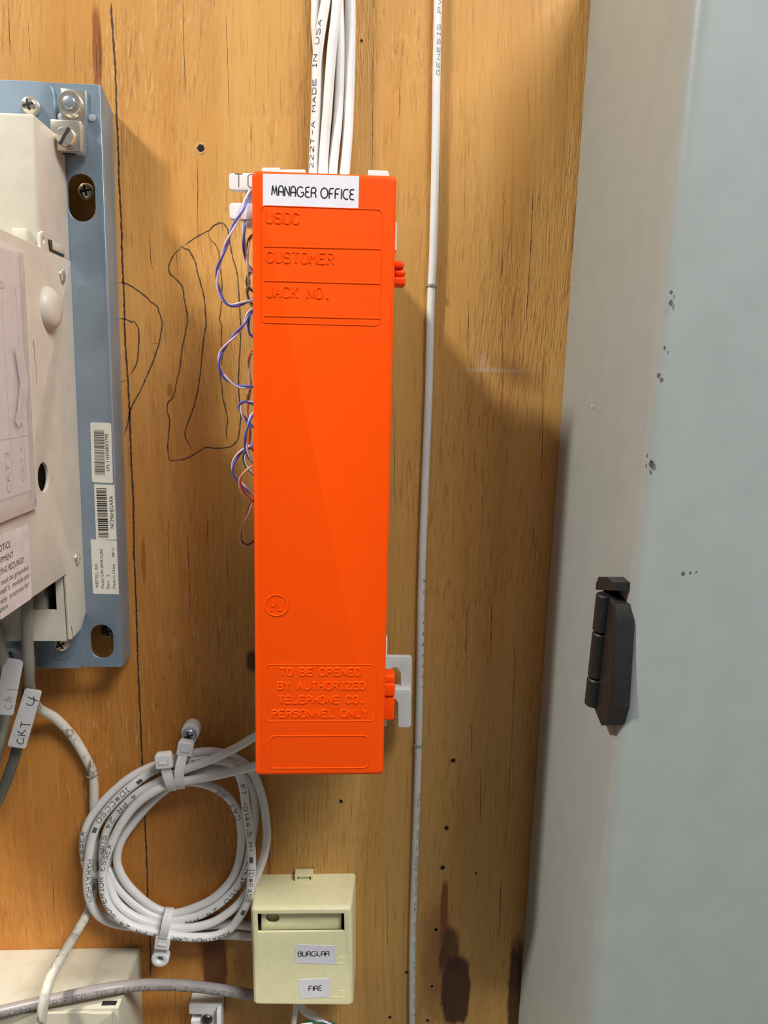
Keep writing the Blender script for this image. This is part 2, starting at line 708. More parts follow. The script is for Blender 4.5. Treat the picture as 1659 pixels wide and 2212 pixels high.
def make_wood():
    t = NT('plywood')
    p = t.pos()
    sep = t.node('ShaderNodeSeparateXYZ')
    t.t.links.new(p, sep.inputs[0])
    X, Z = sep.outputs[0], sep.outputs[2]
    # slow sideways wander of the grain
    wob = t.noise(t.scaled(p, (9, 9, 3.0)), 1, 1)
    add = t.node('ShaderNodeCombineXYZ')
    t.put(add.inputs[0], t.math('ADD', X, t.math('MULTIPLY', t.math('SUBTRACT', wob, .5), 0.030)))
    t.put(add.inputs[1], 0.0)
    t.put(add.inputs[2], Z)
    q = add.outputs[0]
    band = t.noise(t.scaled(q, (26, 1, 1.5)), 1, 2, .6)             # wide early / late wood bands
    grain = t.noise(t.scaled(q, (260, 1, 5.0)), 1, 3, .6)           # vertical streaks
    fine = t.noise(t.scaled(q, (900, 1, 45)), 1, 1, .6)             # pores
    tear = t.noise(t.scaled(q, (760, 1, 85)), 1, 2, .6, .4)        # torn, chipped fibres
    blotch = t.noise(t.scaled(p, (14, 1, 7)), 1, 2, .55)
    col = t.mix(t.ramp(band, .32, .68), sr(216, 167, 95), sr(198, 144, 74))
    # the left veneer leaf is redder than the right one
    lf = t.ramp(t.math('ADD', X, t.math('MULTIPLY', t.math('SUBTRACT', blotch, .5), .16)), 0.0, -0.10)
    lo = t.ramp(t.math('ADD', Z, t.math('MULTIPLY', t.math('SUBTRACT', blotch, .5), .2)), 1.60, 1.20)
    col = t.mix(t.math('MULTIPLY', lf, t.math('ADD', t.math('MULTIPLY', lo, .65), .15)), col, sr(196, 120, 42))
    col = t.mix(t.math('MULTIPLY', t.ramp(grain, .52, .75), .35), col, sr(170, 112, 54))
    col = t.mix(t.math('MULTIPLY', t.ramp(grain, .45, .25), .30), col, sr(230, 184, 120))
    col = t.mix(t.math('MULTIPLY', t.ramp(fine, .55, .75), .38), col, sr(140, 90, 44))
    patch = t.ramp(t.noise(t.scaled(p, (20, 1, 9), (3, 0, 1)), 1, 2), .40, .60)
    chip = t.math('MULTIPLY', t.ramp(tear, .57, .66), patch)
    col = t.mix(t.math('MULTIPLY', chip, .48), col, sr(150, 98, 48))
    lightchip = t.math('MULTIPLY', t.ramp(tear, .40, .31), patch)
    col = t.mix(t.math('MULTIPLY', lightchip, .34), col, sr(236, 194, 136))
    # sparse resin streaks
    streak = t.noise(t.scaled(q, (150, 1, 9), (7, 0, 2)), 1, 2, .5)
    col = t.mix(t.math('MULTIPLY', t.ramp(streak, .70, .76), .55), col, sr(120, 58, 22))
    edge = t.noise(t.scaled(p, (260, 1, 70)), 1, 3, .65)

    def blot(px, py, wx, wz, c, amt, fuzz=.8, soft=.25, base=None):
        nonlocal col
        o = W(px, py) * MM
        dx = t.math('DIVIDE', t.math('SUBTRACT', X, o.x), wx * MM)
        dz = t.math('DIVIDE', t.math('SUBTRACT', Z, o.z), wz * MM)
        r2 = t.math('POWER', t.math('ADD', t.math('POWER', t.math('ABSOLUTE', dx), 3.0), t.math('POWER', t.math('ABSOLUTE', dz), 3.0)), .33)
        e = t.math('ADD', r2, t.math('MULTIPLY', t.math('SUBTRACT', edge, .5), fuzz))
        f = t.math('MULTIPLY', t.ramp(e, 1.0 + soft, 1.0 - soft), amt)
        col = t.mix(f, col, c)
    blot(940, 2075, 8, 34, sr(116, 52, 18), .55, 1.0, .5)
    blot(970, 2058, 6, 15, sr(84, 46, 24), .85, 1.3)
    blot(985, 2140, 8.5, 23, sr(74, 40, 22), .95, .6, .12)
    blot(1112, 2140, 4, 34, sr(66, 36, 18), .9, 1.1)
    blot(464, 2085, 7, 34, sr(84, 44, 20), .85, .7, .2)
    blot(446, 2010, 5, 22, sr(120, 58, 20), .6, 1.0, .5)
    blot(210, 110, 2.2, 18, sr(138, 66, 28), .8, 1.1, .3)
    blot(960, 1960, 2.2, 16, sr(128, 60, 16), .8, 1.0, .3)
    blot(367, 843, 1.4, 3.0, sr(150, 80, 20), .8, .5, .3)
    blot(1050, 1550, 26, 34, sr(212, 168, 108), .38, 2.2, .5)
    blot(380, 720, 30, 40, sr(216, 164, 90), .3, 2.0, .6)
    blot(545, 1428, 3.2, 6, sr(58, 30, 14), .85, .6, .3)
    blot(1065, 800, 16, 1.1, sr(206, 186, 160), .55, 2.2, .5)
    blot(1042, 782, 3, 4, sr(206, 186, 160), .35, 2.2, .6)
    t.set(Base_Color=col, Roughness=t.math('ADD', .42, t.math('MULTIPLY', chip, .3)))
    t.bsdf.inputs['Specular IOR Level'].default_value = 0.35
    hgt = t.math('MULTIPLY', grain, .4)
    hgt = t.math('SUBTRACT', hgt, t.math('MULTIPLY', tear, t.math('MULTIPLY', patch, 1.0)))
    t.bump(hgt, 0.8 * MM, .8)
    return t.m


def make_speckled(name, col, dark, amt=.25):
    """dusty, faintly gritty paint"""
    t = NT(name)
    p = t.pos()
    a = t.noise(t.scaled(p, (1500,) * 3), 1, 2)
    b = t.noise(t.scaled(p, (35,) * 3), 1, 4)
    c = t.mix(t.math('MULTIPLY', t.ramp(a, .55, .72), amt), col, tuple(min(1, x * 1.25) for x in col))
    c = t.mix(t.math('MULTIPLY', t.ramp(b, .5, .72), amt), c, dark)
    t.set(Base_Color=c, Roughness=.55)
    t.bump(a, 0.08 * MM)
    return t.m


def make_dirty_cable():
    t = NT('painted_over_cable')
    p = t.pos()
    a = t.noise(t.scaled(p, (90, 90, 90)), 1, 4, .6)
    b = t.noise(t.scaled(p, (700, 700, 300)), 1, 3, .6)
    c = t.mix(t.math('MULTIPLY', t.ramp(a, .50, .64), t.ramp(b, .35, .6)), sr(214, 208, 190), sr(120, 112, 100))
    t.set(Base_Color=c, Roughness=.32)
    t.bump(b, .1 * MM)
    return t.m


M = {}
M['wood'] = make_wood()
M['crack'] = plain('crack_dark', sr(42, 24, 12), .8)
M['pencil'] = plain('pencil_graphite', sr(84, 62, 44), .55, var=.15, scale=900)
M['marker'] = plain('marker_line', sr(66, 46, 36), .6, var=.2, scale=700)
M['hole'] = plain('drilled_hole_dark', sr(20, 12, 7), .9)
M['splinter'] = plain('raised_fibres', sr(196, 150, 92), .7, var=.12, scale=800)
M['orange'] = plain('orange_plastic', sr(255, 80, 0), .42, var=.01, grain=.02, scale=200, spec=.2)
M['orange_clip'] = M['orange']
M['white_plastic'] = plain('white_plastic', sr(226, 226, 222), .4, var=.02)
M['bracket_white'] = plain('bracket_white_plastic', sr(232, 230, 226), .45, var=.03)
M['paper'] = plain('label_paper', sr(236, 232, 238), .5, var=.02)
M['paper_cream'] = plain('cream_label_paper', sr(226, 223, 208), .45, var=.03)
M['paper_pink'] = plain('aged_paper', sr(224, 213, 208), .5, var=.05)
M['ink'] = plain('black_ink', sr(22, 20, 22), .6)
M['ink_grey'] = plain('grey_print', sr(96, 92, 88), .6)
M['ink_faint'] = plain('faint_ink', sr(150, 146, 142), .6)
M['engraved'] = plain('engraved_grey', sr(120, 118, 116), .6)
M['panel_blue'] = plain('blue_grey_painted_steel', sr(146, 164, 178), .32, metal=.5, var=.05, scale=40)
M['beige'] = plain('beige_painted_steel', sr(208, 200, 182), .42, var=.03, grain=.01, scale=90)
M['ivory'] = plain('ivory_plastic', sr(243, 235, 186), .42, var=.02, grain=.02, scale=240)
M['black_plastic'] = plain('black_plastic', sr(24, 24, 25), .4)
M['box_cream'] = make_speckled('dusty_cream_paint', sr(196, 188, 166), sr(166, 146, 112), .45)
M['cabinet'] = plain('grey_cabinet_paint', sr(156, 162, 158), .40, var=.02, grain=.02, scale=60)
M['chip'] = plain('chipped_paint', sr(78, 82, 80), .7)
M['hinge'] = plain('black_hinge_metal', sr(34, 32, 32), .45, var=.12, scale=120)
M['cable_white'] = plain('white_cable_jacket', sr(240, 237, 232), .38, var=.03, scale=60)
M['cable_thin'] = plain('white_alarm_cable_jacket', sr(228, 226, 222), .42, var=.03, scale=60)
M['cable_grey'] = plain('grey_cable_jacket', sr(154, 146, 142), .36, var=.05, scale=60)
M['cord_grey'] = plain('grey_green_cord', sr(150, 147, 134), .3, var=.06, scale=60)
M['cord_dark'] = plain('dark_grey_flat_cord', sr(98, 98, 88), .4, var=.05, scale=80)
M['cable_dirty'] = make_dirty_cable()
M['wire_blue'] = plain('blue_wire', sr(92, 104, 206), .35)
M['wire_white'] = plain('white_wire', sr(222, 212, 222), .38)
M['wire_orange'] = plain('orange_wire', sr(204, 96, 34), .38)
M['wire_brown'] = plain('brown_wire', sr(116, 56, 28), .38)
M['wire_tan'] = plain('pale_brown_wire', sr(214, 176, 146), .38)
M['wire_green'] = plain('green_wire', sr(24, 92, 52), .38)
M['chrome'] = plain('nickel_plated_steel', sr(228, 220, 204), .2, metal=.8, var=.05, scale=400)
M['zinc'] = plain('zinc_plated_steel', sr(196, 206, 214), .26, metal=.75, var=.08, scale=500)
M['steel_dark'] = plain('dark_steel', sr(110, 104, 98), .35, metal=1.0, var=.1, scale=400)
M['rivet'] = plain('plated_rivet', sr(196, 206, 212), .35, metal=.3)
M['recess'] = plain('dark_recess', sr(26, 22, 20), .7)
M['nylon'] = plain('natural_nylon', sr(240, 238, 236), .42, var=.02, Subsurface_Weight=.25, Subsurface_Radius=(.002, .002, .002), Subsurface_Scale=.5)
t_ = NT('clear_plastic_pocket')
t_.set(Base_Color=(.93, .88, .84, 1), Roughness=.12, Alpha=.28)
t_.bsdf.inputs['Specular IOR Level'].default_value = .6
M['clear'] = t_.m
M['pocket_edge'] = plain('yellowed_plastic_edge', sr(196, 172, 138), .3, var=.12, scale=300)
M['tag_film'] = plain('frosted_label_film', sr(206, 203, 199), .3, var=.05, scale=120)
M['floor'] = plain('grey_floor_tile', sr(150, 146, 140), .5, var=.06, scale=6)


# ---------------------------------------------------------------- the setting
F0 = wall_frame(0)
wall = struct(box('wall_back', F0, -1600, 0, -18, 2000, 2600, 0, M['wood'], bevel=0), 'plywood backboard with vertical grain, pencil lines and screw holes')
vs = [Vector((x, y, z)) for z in (-40, 0) for y in (-2400, 0) for x in (-1600, 2000)]
struct(mesh_obj('floor', vs, [(0, 2, 3, 1), (4, 5, 7, 6), (0, 1, 5, 4), (2, 6, 7, 3), (0, 4, 6, 2), (1, 3, 7, 5)], M['floor']))


def wall_line(name, pxs, w, mat, jitter=0.15, parent=None, lift=.04, taper=True):
    """a line drawn on the plywood (pixel points), w in mm"""
    pts = catmull([W(x, y) for x, y in pxs], 1.2)
    pl = [(p.x + random.uniform(-jitter, jitter), p.z + random.uniform(-jitter, jitter)) for p in pts]
    bm = bmesh.new()
    n = len(pl)
    rows = []
    for i, p in enumerate(pl):
        a, b = pl[max(i - 1, 0)], pl[min(i + 1, n - 1)]
        dx, dz = b[0] - a[0], b[1] - a[1]
        l = math.hypot(dx, dz) or 1
        ww = w * random.uniform(.65, 1.25) / 2
        if taper:
            ww *= min(1, .25 + i / 4, .25 + (n - 1 - i) / 4)
        rows.append((bm.verts.new((p[0] - dz / l * ww, -lift, p[1] + dx / l * ww)), bm.verts.new((p[0] + dz / l * ww, -lift, p[1] - dx / l * ww))))
    for a, b in zip(rows, rows[1:]):
        bm.faces.new((a[0], a[1], b[1], b[0]))
    return bm_obj(name, bm, mat, parent or wall, smooth=False)


def c8(pts):
    return [(220 + x / 3.685, 440 + y / 3.685) for x, y in pts]


wall_line('marker_line', [(240, 5), (243, 60), (249, 150), (252, 240), (255, 310), (258, 400), (262, 480), (264, 560), (268, 640), (270, 720), (274, 790), (278, 850), (281, 920),
                          (284, 1000), (288, 1085), (290, 1200), (294, 1300), (297, 1400), (300, 1480), (303, 1550), (307, 1640), (312, 1750), (317, 1860), (320, 1960), (325, 2050), (325, 2110)],
          .9, M['marker'], .15)
tag(wall.children[-1], 'long thick dark line drawn down the plywood')
PENCIL = [
    [(120, 630), (190, 635), (270, 680), (350, 740), (400, 790), (440, 815), (455, 860), (480, 940), (475, 1000), (455, 1110), (410, 1250), (360, 1370), (300, 1500), (250, 1590), (225, 1650), (205, 1760), (175, 1840)],
    [(130, 915), (190, 918), (240, 945), (250, 930), (285, 980), (295, 1020), (290, 1180), (275, 1280), (240, 1340), (205, 1370)],
    [(200, 1405), (155, 1420), (152, 1435)],
    [(655, 345), (635, 330), (625, 345), (650, 352), (650, 358), (690, 370), (740, 450), (760, 540), (790, 650), (815, 750), (825, 880), (830, 960), (815, 1050), (800, 1180), (785, 1330), (765, 1480), (730, 1620), (685, 1750), (660, 1830), (685, 1900), (710, 1950)],
    [(640, 345), (590, 390), (550, 450), (530, 510), (545, 560), (590, 600), (640, 660), (655, 750), (675, 860), (680, 930), (665, 1030), (640, 1150), (625, 1280), (600, 1400), (570, 1530), (525, 1590), (520, 1660), (540, 1720), (530, 1850), (525, 1960), (540, 2040), (600, 2040), (670, 2030), (760, 1980), (830, 1940), (900, 1948), (1020, 1935), (1080, 1880), (1100, 1770), (1105, 1650), (1090, 1500), (1090, 1300), (1100, 1150), (1105, 1000), (1095, 800), (1085, 620), (1070, 520), (1040, 420), (1015, 280), (1000, 200), (960, 155), (900, 170), (850, 215), (760, 260), (660, 330)],
    [(845, 225), (860, 280), (900, 320), (930, 380), (935, 450), (955, 600), (955, 750), (945, 860), (935, 920), (955, 970), (950, 1080), (960, 1200), (940, 1350), (955, 1450), (965, 1550), (985, 1640), (1000, 1720), (990, 1820), (1000, 1900)],
    [(955, 165), (970, 220)],
    [(405, 1108), (480, 1112)],
]
for k, pl in enumerate(PENCIL):
    wall_line('pencil_line', c8(pl), .68 if k not in (5, 6, 7) else .5, M['pencil'], .12)

CRACKS = [
    [(395, 0), (397, 80), (399, 150), (402, 215)], [(488, 30), (491, 110), (493, 180), (494, 255)], [(542, 255), (543, 310), (542, 345)],
    [(806, 70), (806, 160), (805, 260), (804, 375)], [(1090, 388), (1087, 500), (1084, 637), (1086, 787), (1083, 860), (1082, 922)],
    [(1152, 400), (1146, 540), (1140, 640), (1136, 700)], [(1173, 766), (1172, 900), (1170, 1062)], [(1009, 1287), (1007, 1400), (1005, 1500)],
    [(1112, 1375), (1110, 1480), (1105, 1610), (1097, 1740), (1092, 1840)], [(1038, 1650), (1037, 1780)], [(1082, 1900), (1079, 2020)],
    [(1020, 1550), (1018, 1640)], [(403, 1133), (408, 1230), (412, 1340)], [(401, 1445), (403, 1470)], [(403, 1470), (405, 1545)], [(363, 1110), (364, 1240)],
    [(322, 495), (326, 560), (332, 590)], [(378, 515), (382, 560), (384, 600)], [(283, 500), (286, 540)], [(427, 345), (427, 480)], [(380, 330), (381, 390)],
    [(1013, 650), (1010, 780)], [(853, 900), (852, 1100)], [(865, 150), (862, 260)], [(760, 1735), (758, 1780)], [(588, 1760), (590, 1870)],
    [(215, 60), (217, 175)], [(208, 90), (209, 178)], [(160, 90), (162, 160)], [(60, 40), (66, 130)], [(18, 10), (22, 120)], [(115, 1900), (117, 1985)],
    [(1062, 1290), (1060, 1420)], [(835, 1900), (838, 2050)], [(880, 1650), (878, 1760)], [(447, 1110), (450, 1200)], [(490, 1170), (492, 1260)], [(470, 1330), (472, 1400)],
]
bmc = bmesh.new()
for pl in CRACKS:
    pts = catmull([W(x, y) for x, y in pl], 2.0)
    n = len(pts)
    rows = []
    wmax = random.uniform(.22, .45)
    for i, p in enumerate(pts):
        ww = wmax * random.uniform(.35, 1) * min(1, .2 + i / 5, .2 + (n - 1 - i) / 5) / 2
        jx = random.uniform(-.12, .12)
        rows.append((bmc.verts.new((p.x + jx - ww, -.03, p.z)), bmc.verts.new((p.x + jx + ww, -.03, p.z))))
    for a, b in zip(rows, rows[1:]):
        bmc.faces.new((a[0], a[1], b[1], b[0]))
cr = bm_obj('grain_cracks', bmc, M['crack'], wall, smooth=False)
cr['kind'] = 'stuff'


def screw_hole(px, py, r, rim=1.0):
    """a drilled hole: a dark mouth in a ring of raised fibres"""
    fr = rot_frame(px, py, 0, random.uniform(0, 360))
    n = 14
    ro = [r * random.uniform(.85, 1.2) for _ in range(n)]
    vs, fs = [], []
    for i in range(n):
        a = 2 * math.pi * i / n
        ca, sa = math.cos(a), math.sin(a)
        k = ro[i]
        vs += [fr(k * 1.75 * ca, k * 1.75 * sa, 0.0), fr(k * 1.25 * ca, k * 1.25 * sa, .35 * rim * random.uniform(.4, 1.2)), fr(k * ca, k * sa, .06)]
    for i in range(n):
        j = (i + 1) % n
        fs += [(3 * i, 3 * j, 3 * j + 1, 3 * i + 1), (3 * i + 1, 3 * j + 1, 3 * j + 2, 3 * i + 2)]
    o = mesh_obj('screw_hole', vs, fs, M['splinter'], wall)
    mouth = mesh_obj('hole_mouth', [fr(ro[i] * 1.02 * math.cos(2 * math.pi * i / n), ro[i] * 1.02 * math.sin(2 * math.pi * i / n), .07) for i in range(n)], [tuple(range(n))], M['hole'], o, smooth=False)
    return o


for x, y, r in ((434, 321, 1.7), (979, 1643, 1.15), (964, 1788, 1.15), (956, 1874, 1.15), (737, 1731, 1.0), (942, 2008, 1.15), (933, 2130, 1.0), (924, 2204, .9), (842, 2197, .9), (878, 2100, .8), (1028, 1886, .6), (781, 88, .55)):
    screw_hole(x, y, r)

# ---------------------------------------------------------------- grey cabinet on the right
cab = thing('electrical_cabinet', 'tall grey painted metal cabinet standing out at the right of the plywood', 'cabinet', (350, 0, EYE_Z - 700))


def cab_edge(z):          # its left side leans a little: x at the wall, and the depth of the front
    return 115.2 + (z - 2.4) * .0127, 124.0 + (z - 2.5) * .035


def cab_pt(z, d, x=None):
    xe, dd = cab_edge(z)
    return Vector((xe if x is None else x, -(dd if d is None else d), EYE_Z + z))


vs = [cab_pt(-700, 0), cab_pt(-700, 0, 620), cab_pt(-700, None), cab_pt(-700, None, 620), cab_pt(204, 0), cab_pt(204, 0, 620), cab_pt(204, None), cab_pt(204, None, 620)]
mesh_obj('body', vs, [(0, 2, 3, 1), (4, 5, 7, 6), (0, 1, 5, 4), (2, 6, 7, 3), (0, 4, 6, 2), (1, 3, 7, 5)], M['cabinet'], cab, bevel=6.0, seg=6, angle=50)
for px, py, r, face in ((1450, 632, .7, 'f'), (1449, 655, 1.0, 'f'), (1423, 811, 1.0, 'e'), (1436, 752, .6, 'f'), (1398, 985, .8, 's'), (1396, 1006, .7, 's'), (1409, 1002, 1.2, 'e'), (1476, 1239, .7, 'f'), (1491, 1237, .6, 'f'), (1504, 1236, .4, 'f')):
    z0 = W(px, py, 122).z - EYE_Z
    xe, dd = cab_edge(z0)
    if face == 'f':
        fr = Fr(W(px, py, dd + .03), (1, 0, 0), (0, .035, 1))
    elif face == 'e':
        p = W(px, py, dd - 1.0)
        fr = Fr(p + Vector((-.3, -.35, 0)), (1, -1, 0), (0, 0, 1))
    else:
        p = WX(px, py, xe - .05)
        fr = Fr(p, (0, -1, 0), (0, 0, -1))
        fr = Fr(p, (0, 1, 0), (0, 0, 1))
        fr.N = Vector((-1, 0, 0))
    k = [(r * random.uniform(.5, 1.1) * math.cos(i * .785), r * random.uniform(.7, 1.5) * math.sin(i * .785)) for i in range(8)]
    mesh_obj('paint_chip', [fr(a, b, .03) for a, b in k], [tuple(range(8))], M['chip'], cab, smooth=False)
wp = WX(1279, 877, 114.2)
frd = Fr(wp, (0, -1, 0), (0, 0, 1))
lathe('paint_bead', Fr(wp, (0, 1, 0), (0, 0, -1)), [(.55, 0), (.4, .3), (.1, .4)], M['white_plastic'], cab, n=8)

# hinge: leaf on the side of the cabinet, split barrel and pin head
hx = 109.0
leaf = [(1305, 1272), (1331, 1305), (1333, 1350), (1323, 1528), (1312, 1567), (1301, 1567), (1285, 1529), (1298, 1300)]
pts = [WX(x, y, hx) for x, y in leaf]
top = [Vector((hx, p.y, p.z)) for p in pts]
cyc = sum((p.y for p in pts)) / len(pts)
czc = sum((p.z for p in pts)) / len(pts)
top_in = [Vector((hx - .8, cyc + (p.y - cyc) * .88, czc + (p.z - czc) * .97)) for p in pts]
base = [Vector((116.0, p.y, p.z)) for p in pts]
hinge = loft('hinge', [base, top, top_in], M['hinge'], cab, angle=20)
hinge['label'] = 'black metal hinge on the side of the grey cabinet'
pa, pb = WX(1307, 1288, hx - 1.2), WX(1281, 1522, hx - 1.2)


def barrel(name, s0, s1, r):
    a, b = pa.lerp(pb, s0), pa.lerp(pb, s1)
    ax = (b - a).normalized()
    ux = Vector((-1, 0, 0))
    fr = Fr(a, ux, ax.cross(ux))
    fr.N = ax
    L = (b - a).length
    return lathe(name, fr, [(r * .85, 0), (r, .5), (r, L - .5), (r * .85, L)], M['hinge'], hinge, n=16)


barrel('barrel', -.02, .31, 3.6)
barrel('barrel', .325, .73, 3.5)
barrel('barrel', .745, 1.0, 3.6)
kn = [WX(x, y, hx + .5) for x, y in ((1303, 1246), (1322, 1246), (1335, 1258), (1334, 1276), (1297, 1274), (1297, 1262))]
kb = [Vector((hx + 6, p.y, p.z)) for p in kn]
kt = [Vector((hx - 1.5, p.y, p.z)) for p in kn]
loft('pin_head', [kb, kt], M['hinge'], hinge, angle=20)


# ---------------------------------------------------------------- orange-covered connecting block
blk = thing('connecting_block', 'white connecting block under a long orange plastic cover marked MANAGER OFFICE', 'terminal block', (-8, 0, EYE_Z - 178))
CF = 72.0
cov = [W(543, 367, CF), W(857, 377, CF), W(828, 1672, CF), W(552, 1680, CF)]
u0, u1, v0, v1 = -37.6, 21.6, EYE_Z - 179.2, EYE_Z + 85.3
FC = wall_frame(CF)
loops = []
for ins, d, rr in ((1.6, 48, 1.6), (0.0, 48, 2.4), (0.0, 70.2, 2.4), (.25, 71.2, 2.3), (.85, 71.8, 1.9), (1.7, 72.0, 1.2)):
    ol = fillet(rect(u0 + ins, v0 + ins, u1 - ins, v1 - ins), rr, 4)
    loops.append([Vector((p[0], -d, p[1])) for p in ol])
inner = [[Vector((p[0], -d, p[1])) for p in fillet(rect(u0 + 1.6, v0 + 1.6, u1 - 1.6, v1 - 1.6), 1.6, 4)] for d in (70,)]
cover = loft('cover', [inner[0]] + loops, M['orange'], blk, cap0=True, cap1=True, angle=50)
cover['label'] = 'long bright orange plastic cover with raised lettering'


def cp(px, py):
    p = W(px, py, CF)
    return p.x, p.z


def cover_text(text, px, py, px2, h):
    (a, b), (c, _) = cp(px, py), cp(px2, py)
    raised_text('raised_lettering', FC, text, a, b, h, .5, M['orange'], cover, fit=c - a, hgt=.3)


cover_text('USOC', 575, 481, 645, 4.2)
cover_text('CUSTOMER', 576, 566, 720, 4.2)
cover_text('JACK NO.', 576, 641, 708, 4.2)
cover_text('TO BE OPENED', 605, 1459, 778, 3.3)
cover_text('BY AUTHORIZED', 600, 1489, 788, 3.3)
cover_text('TELEPHONE CO.', 602, 1519, 783, 3.3)
cover_text('PERSONNEL ONLY', 588, 1549, 793, 3.3)


def ridge(name, pls, r, h, closed=True):
    bm = raised_bm(bmesh.new(), pls, r, FC, 0, 0, h)
    bmesh.ops.recalc_face_normals(bm, faces=bm.faces)
    return bm_obj(name, bm, M['orange'], cover)


def frame_px(x0, y0, x1, y1, rad, closed=True):
    (a, b), (c, d) = cp(x0, y1), cp(x1, y0)
    lp = [tuple(p) for p in fillet(rect(a, b, c, d), rad, 5)]
    return lp + [lp[0]]


ridge('raised_frame', [frame_px(563, 453, 826, 697, 2.6)], .26, .22)
ridge('raised_frame', [frame_px(573, 1436, 812, 1558, 2.2)], .26, .2)
ridge('raised_frame', [frame_px(583, 1589, 796, 1660, 2.6)], .3, .24)
for y0, y1 in ((532, 538), (606, 613), (682, 688)):
    ridge('raised_rule', [densify([cp(571, y0), cp(822, y1)], 3)], .42, .26)
mark = ridge('approval_mark', [[(cp(597, 1308)[0] + 5.0 * math.cos(i * math.pi / 16), cp(597, 1308)[1] + 4.8 * math.sin(i * math.pi / 16)) for i in range(33)]], .32, .3)
(ma, mb) = cp(597, 1308)
ul = [[(-2.6, 3), (-2.6, .6), (-2.0, -.4), (-1.2, -.4), (-.6, .6), (-.6, 3)], [(.4, 1.8), (.4, -2.2), (2.6, -2.2)], [(-2.6, -2.4), (-1.9, -2.4)]]
ridge('approval_mark', [densify([(ma + x, mb + y) for x, y in pl], 1) for pl in ul], .3, .3)
# sticker
st = [cp(568, 375), cp(776, 380), cp(774, 450), cp(568, 445)]
sticker = plate('sticker', FC, st[::-1], [], .0, .12, M['paper'], blk)
sticker['label'] = 'white printed sticker reading MANAGER OFFICE'
a, b = cp(587, 422)
c, _ = cp(765, 422)
tilt = R(-1.0)
FS = Fr(Vector((a, -CF - .12, b)), (math.cos(tilt), 0, math.sin(tilt)), (-math.sin(tilt), 0, math.cos(tilt)))
flat_text('sticker_print', FS, 'MANAGER OFFICE', 0, 0, 3.9, .5, M['ink'], sticker, font=GR, fit=c - a, gap=1.3, space=3.0)

# hinge lugs on the right edge of the cover
def lug(x0, y0, x1, y1, d0, d1, bev):
    p, q = W(x0, y1, d1), W(x1, y0, d1)
    fr = wall_frame(0)
    return box('hinge_lug', fr, p.x, p.z, d0, q.x, q.z, d1, M['orange'], cover, bevel=bev, seg=3)


for args in ((850, 563, 874, 579, 40, 50, 1.2), (850, 580, 877, 598, 40, 49, 1.8), (850, 598, 877, 616, 40, 50, 1.0),
             (828, 1459, 854, 1477, 40, 50, 1.2), (828, 1477, 854, 1506, 40, 51, 1.2), (828, 1506, 853, 1556, 40, 50, .8)):
    lug(*args)

# white bracket and body behind the cover
box('block_body', F0, -31, EYE_Z - 165, 0, 17, EYE_Z + 66, 44, M['white_plastic'], blk, bevel=1)


def tab(name, pts, d0, d1, r, holes=(), mat='bracket_white'):
    out = [(W(x, y, d1).x, W(x, y, d1).z) for x, y in pts]
    return plate(name, F0, fillet(out[::-1], r, 4), holes, d0, d1, M[mat], blk, bevel=.25)


t1 = tab('fanning_tab', [(494, 374), (560, 374), (560, 411), (495, 411)], 36, 40, [0, 0, 0, 0] and 1.6)
tab('fanning_tab', [(495, 438), (560, 440), (560, 476), (496, 473)], 36, 40, 1.6)
tab('fanning_tab', [(531, 476), (560, 476), (560, 492), (531, 491)], 36, 40, 1.0)
tab('fanning_tab', [(530, 411), (560, 411), (560, 438), (530, 438)], 33, 36, .5)
F40 = wall_frame(40)
a = W(507, 404, 40)
flat_text('engraved_letter', F40, 'TO', a.x, a.z, 5.6, .5, M['engraved'], t1, gap=2.6, fit=9.5)
tab('bracket_ear', [(566, 362), (605, 362), (608, 395), (563, 395)], 40, 44, .6)
tab('bracket_ear', [(795, 367), (838, 369), (846, 395), (795, 395)], 40, 44, .8)
tab('bracket_ear', [(606, 366), (660, 366), (662, 392), (606, 392)], 36, 39, .6)
tab('bracket_side', [(840, 478), (858, 480), (857, 541), (840, 541)], 40, 47, .4)
tab('bracket_side', [(820, 1380), (837, 1380), (836, 1420), (820, 1420)], 38, 44, .4)
tab('bracket_side', [(815, 1545), (836, 1547), (836, 1568), (815, 1570)], 38, 46, .8)
# slotted lug at the lower right: an upright plate with an arch cut out of it, a step in front of its lower half
p = lambda x, y, d: (W(x, y, d).x, W(x, y, d).z)
D1 = 14
outer = fillet([p(815, 1418, D1), p(890, 1418, D1), p(889, 1500, D1), p(866, 1500, D1), p(866, 1455, D1), p(858, 1442, D1), p(848, 1442, D1), p(842, 1455, D1), p(842, 1500, D1), p(815, 1500, D1)][::-1],
               [0, 0, 1.4, 1.6, 1.6, 1.4, .5, .5, 1.6, 0], 5)
plate('mounting_lug', F0, outer, [], D1 - 3, D1, M['bracket_white'], blk, bevel=.3)
D2 = 19
outer = fillet([p(815, 1487, D2), p(889, 1490, D2), p(888, 1572, D2), p(860, 1572, D2), p(860, 1518, D2), p(853, 1510, D2), p(815, 1508, D2)][::-1], [0, .8, .8, 1.4, 1.6, 1.4, 0], 5)
plate('mounting_lug', F0, outer, [], 12, D2, M['bracket_white'], blk, bevel=.4)


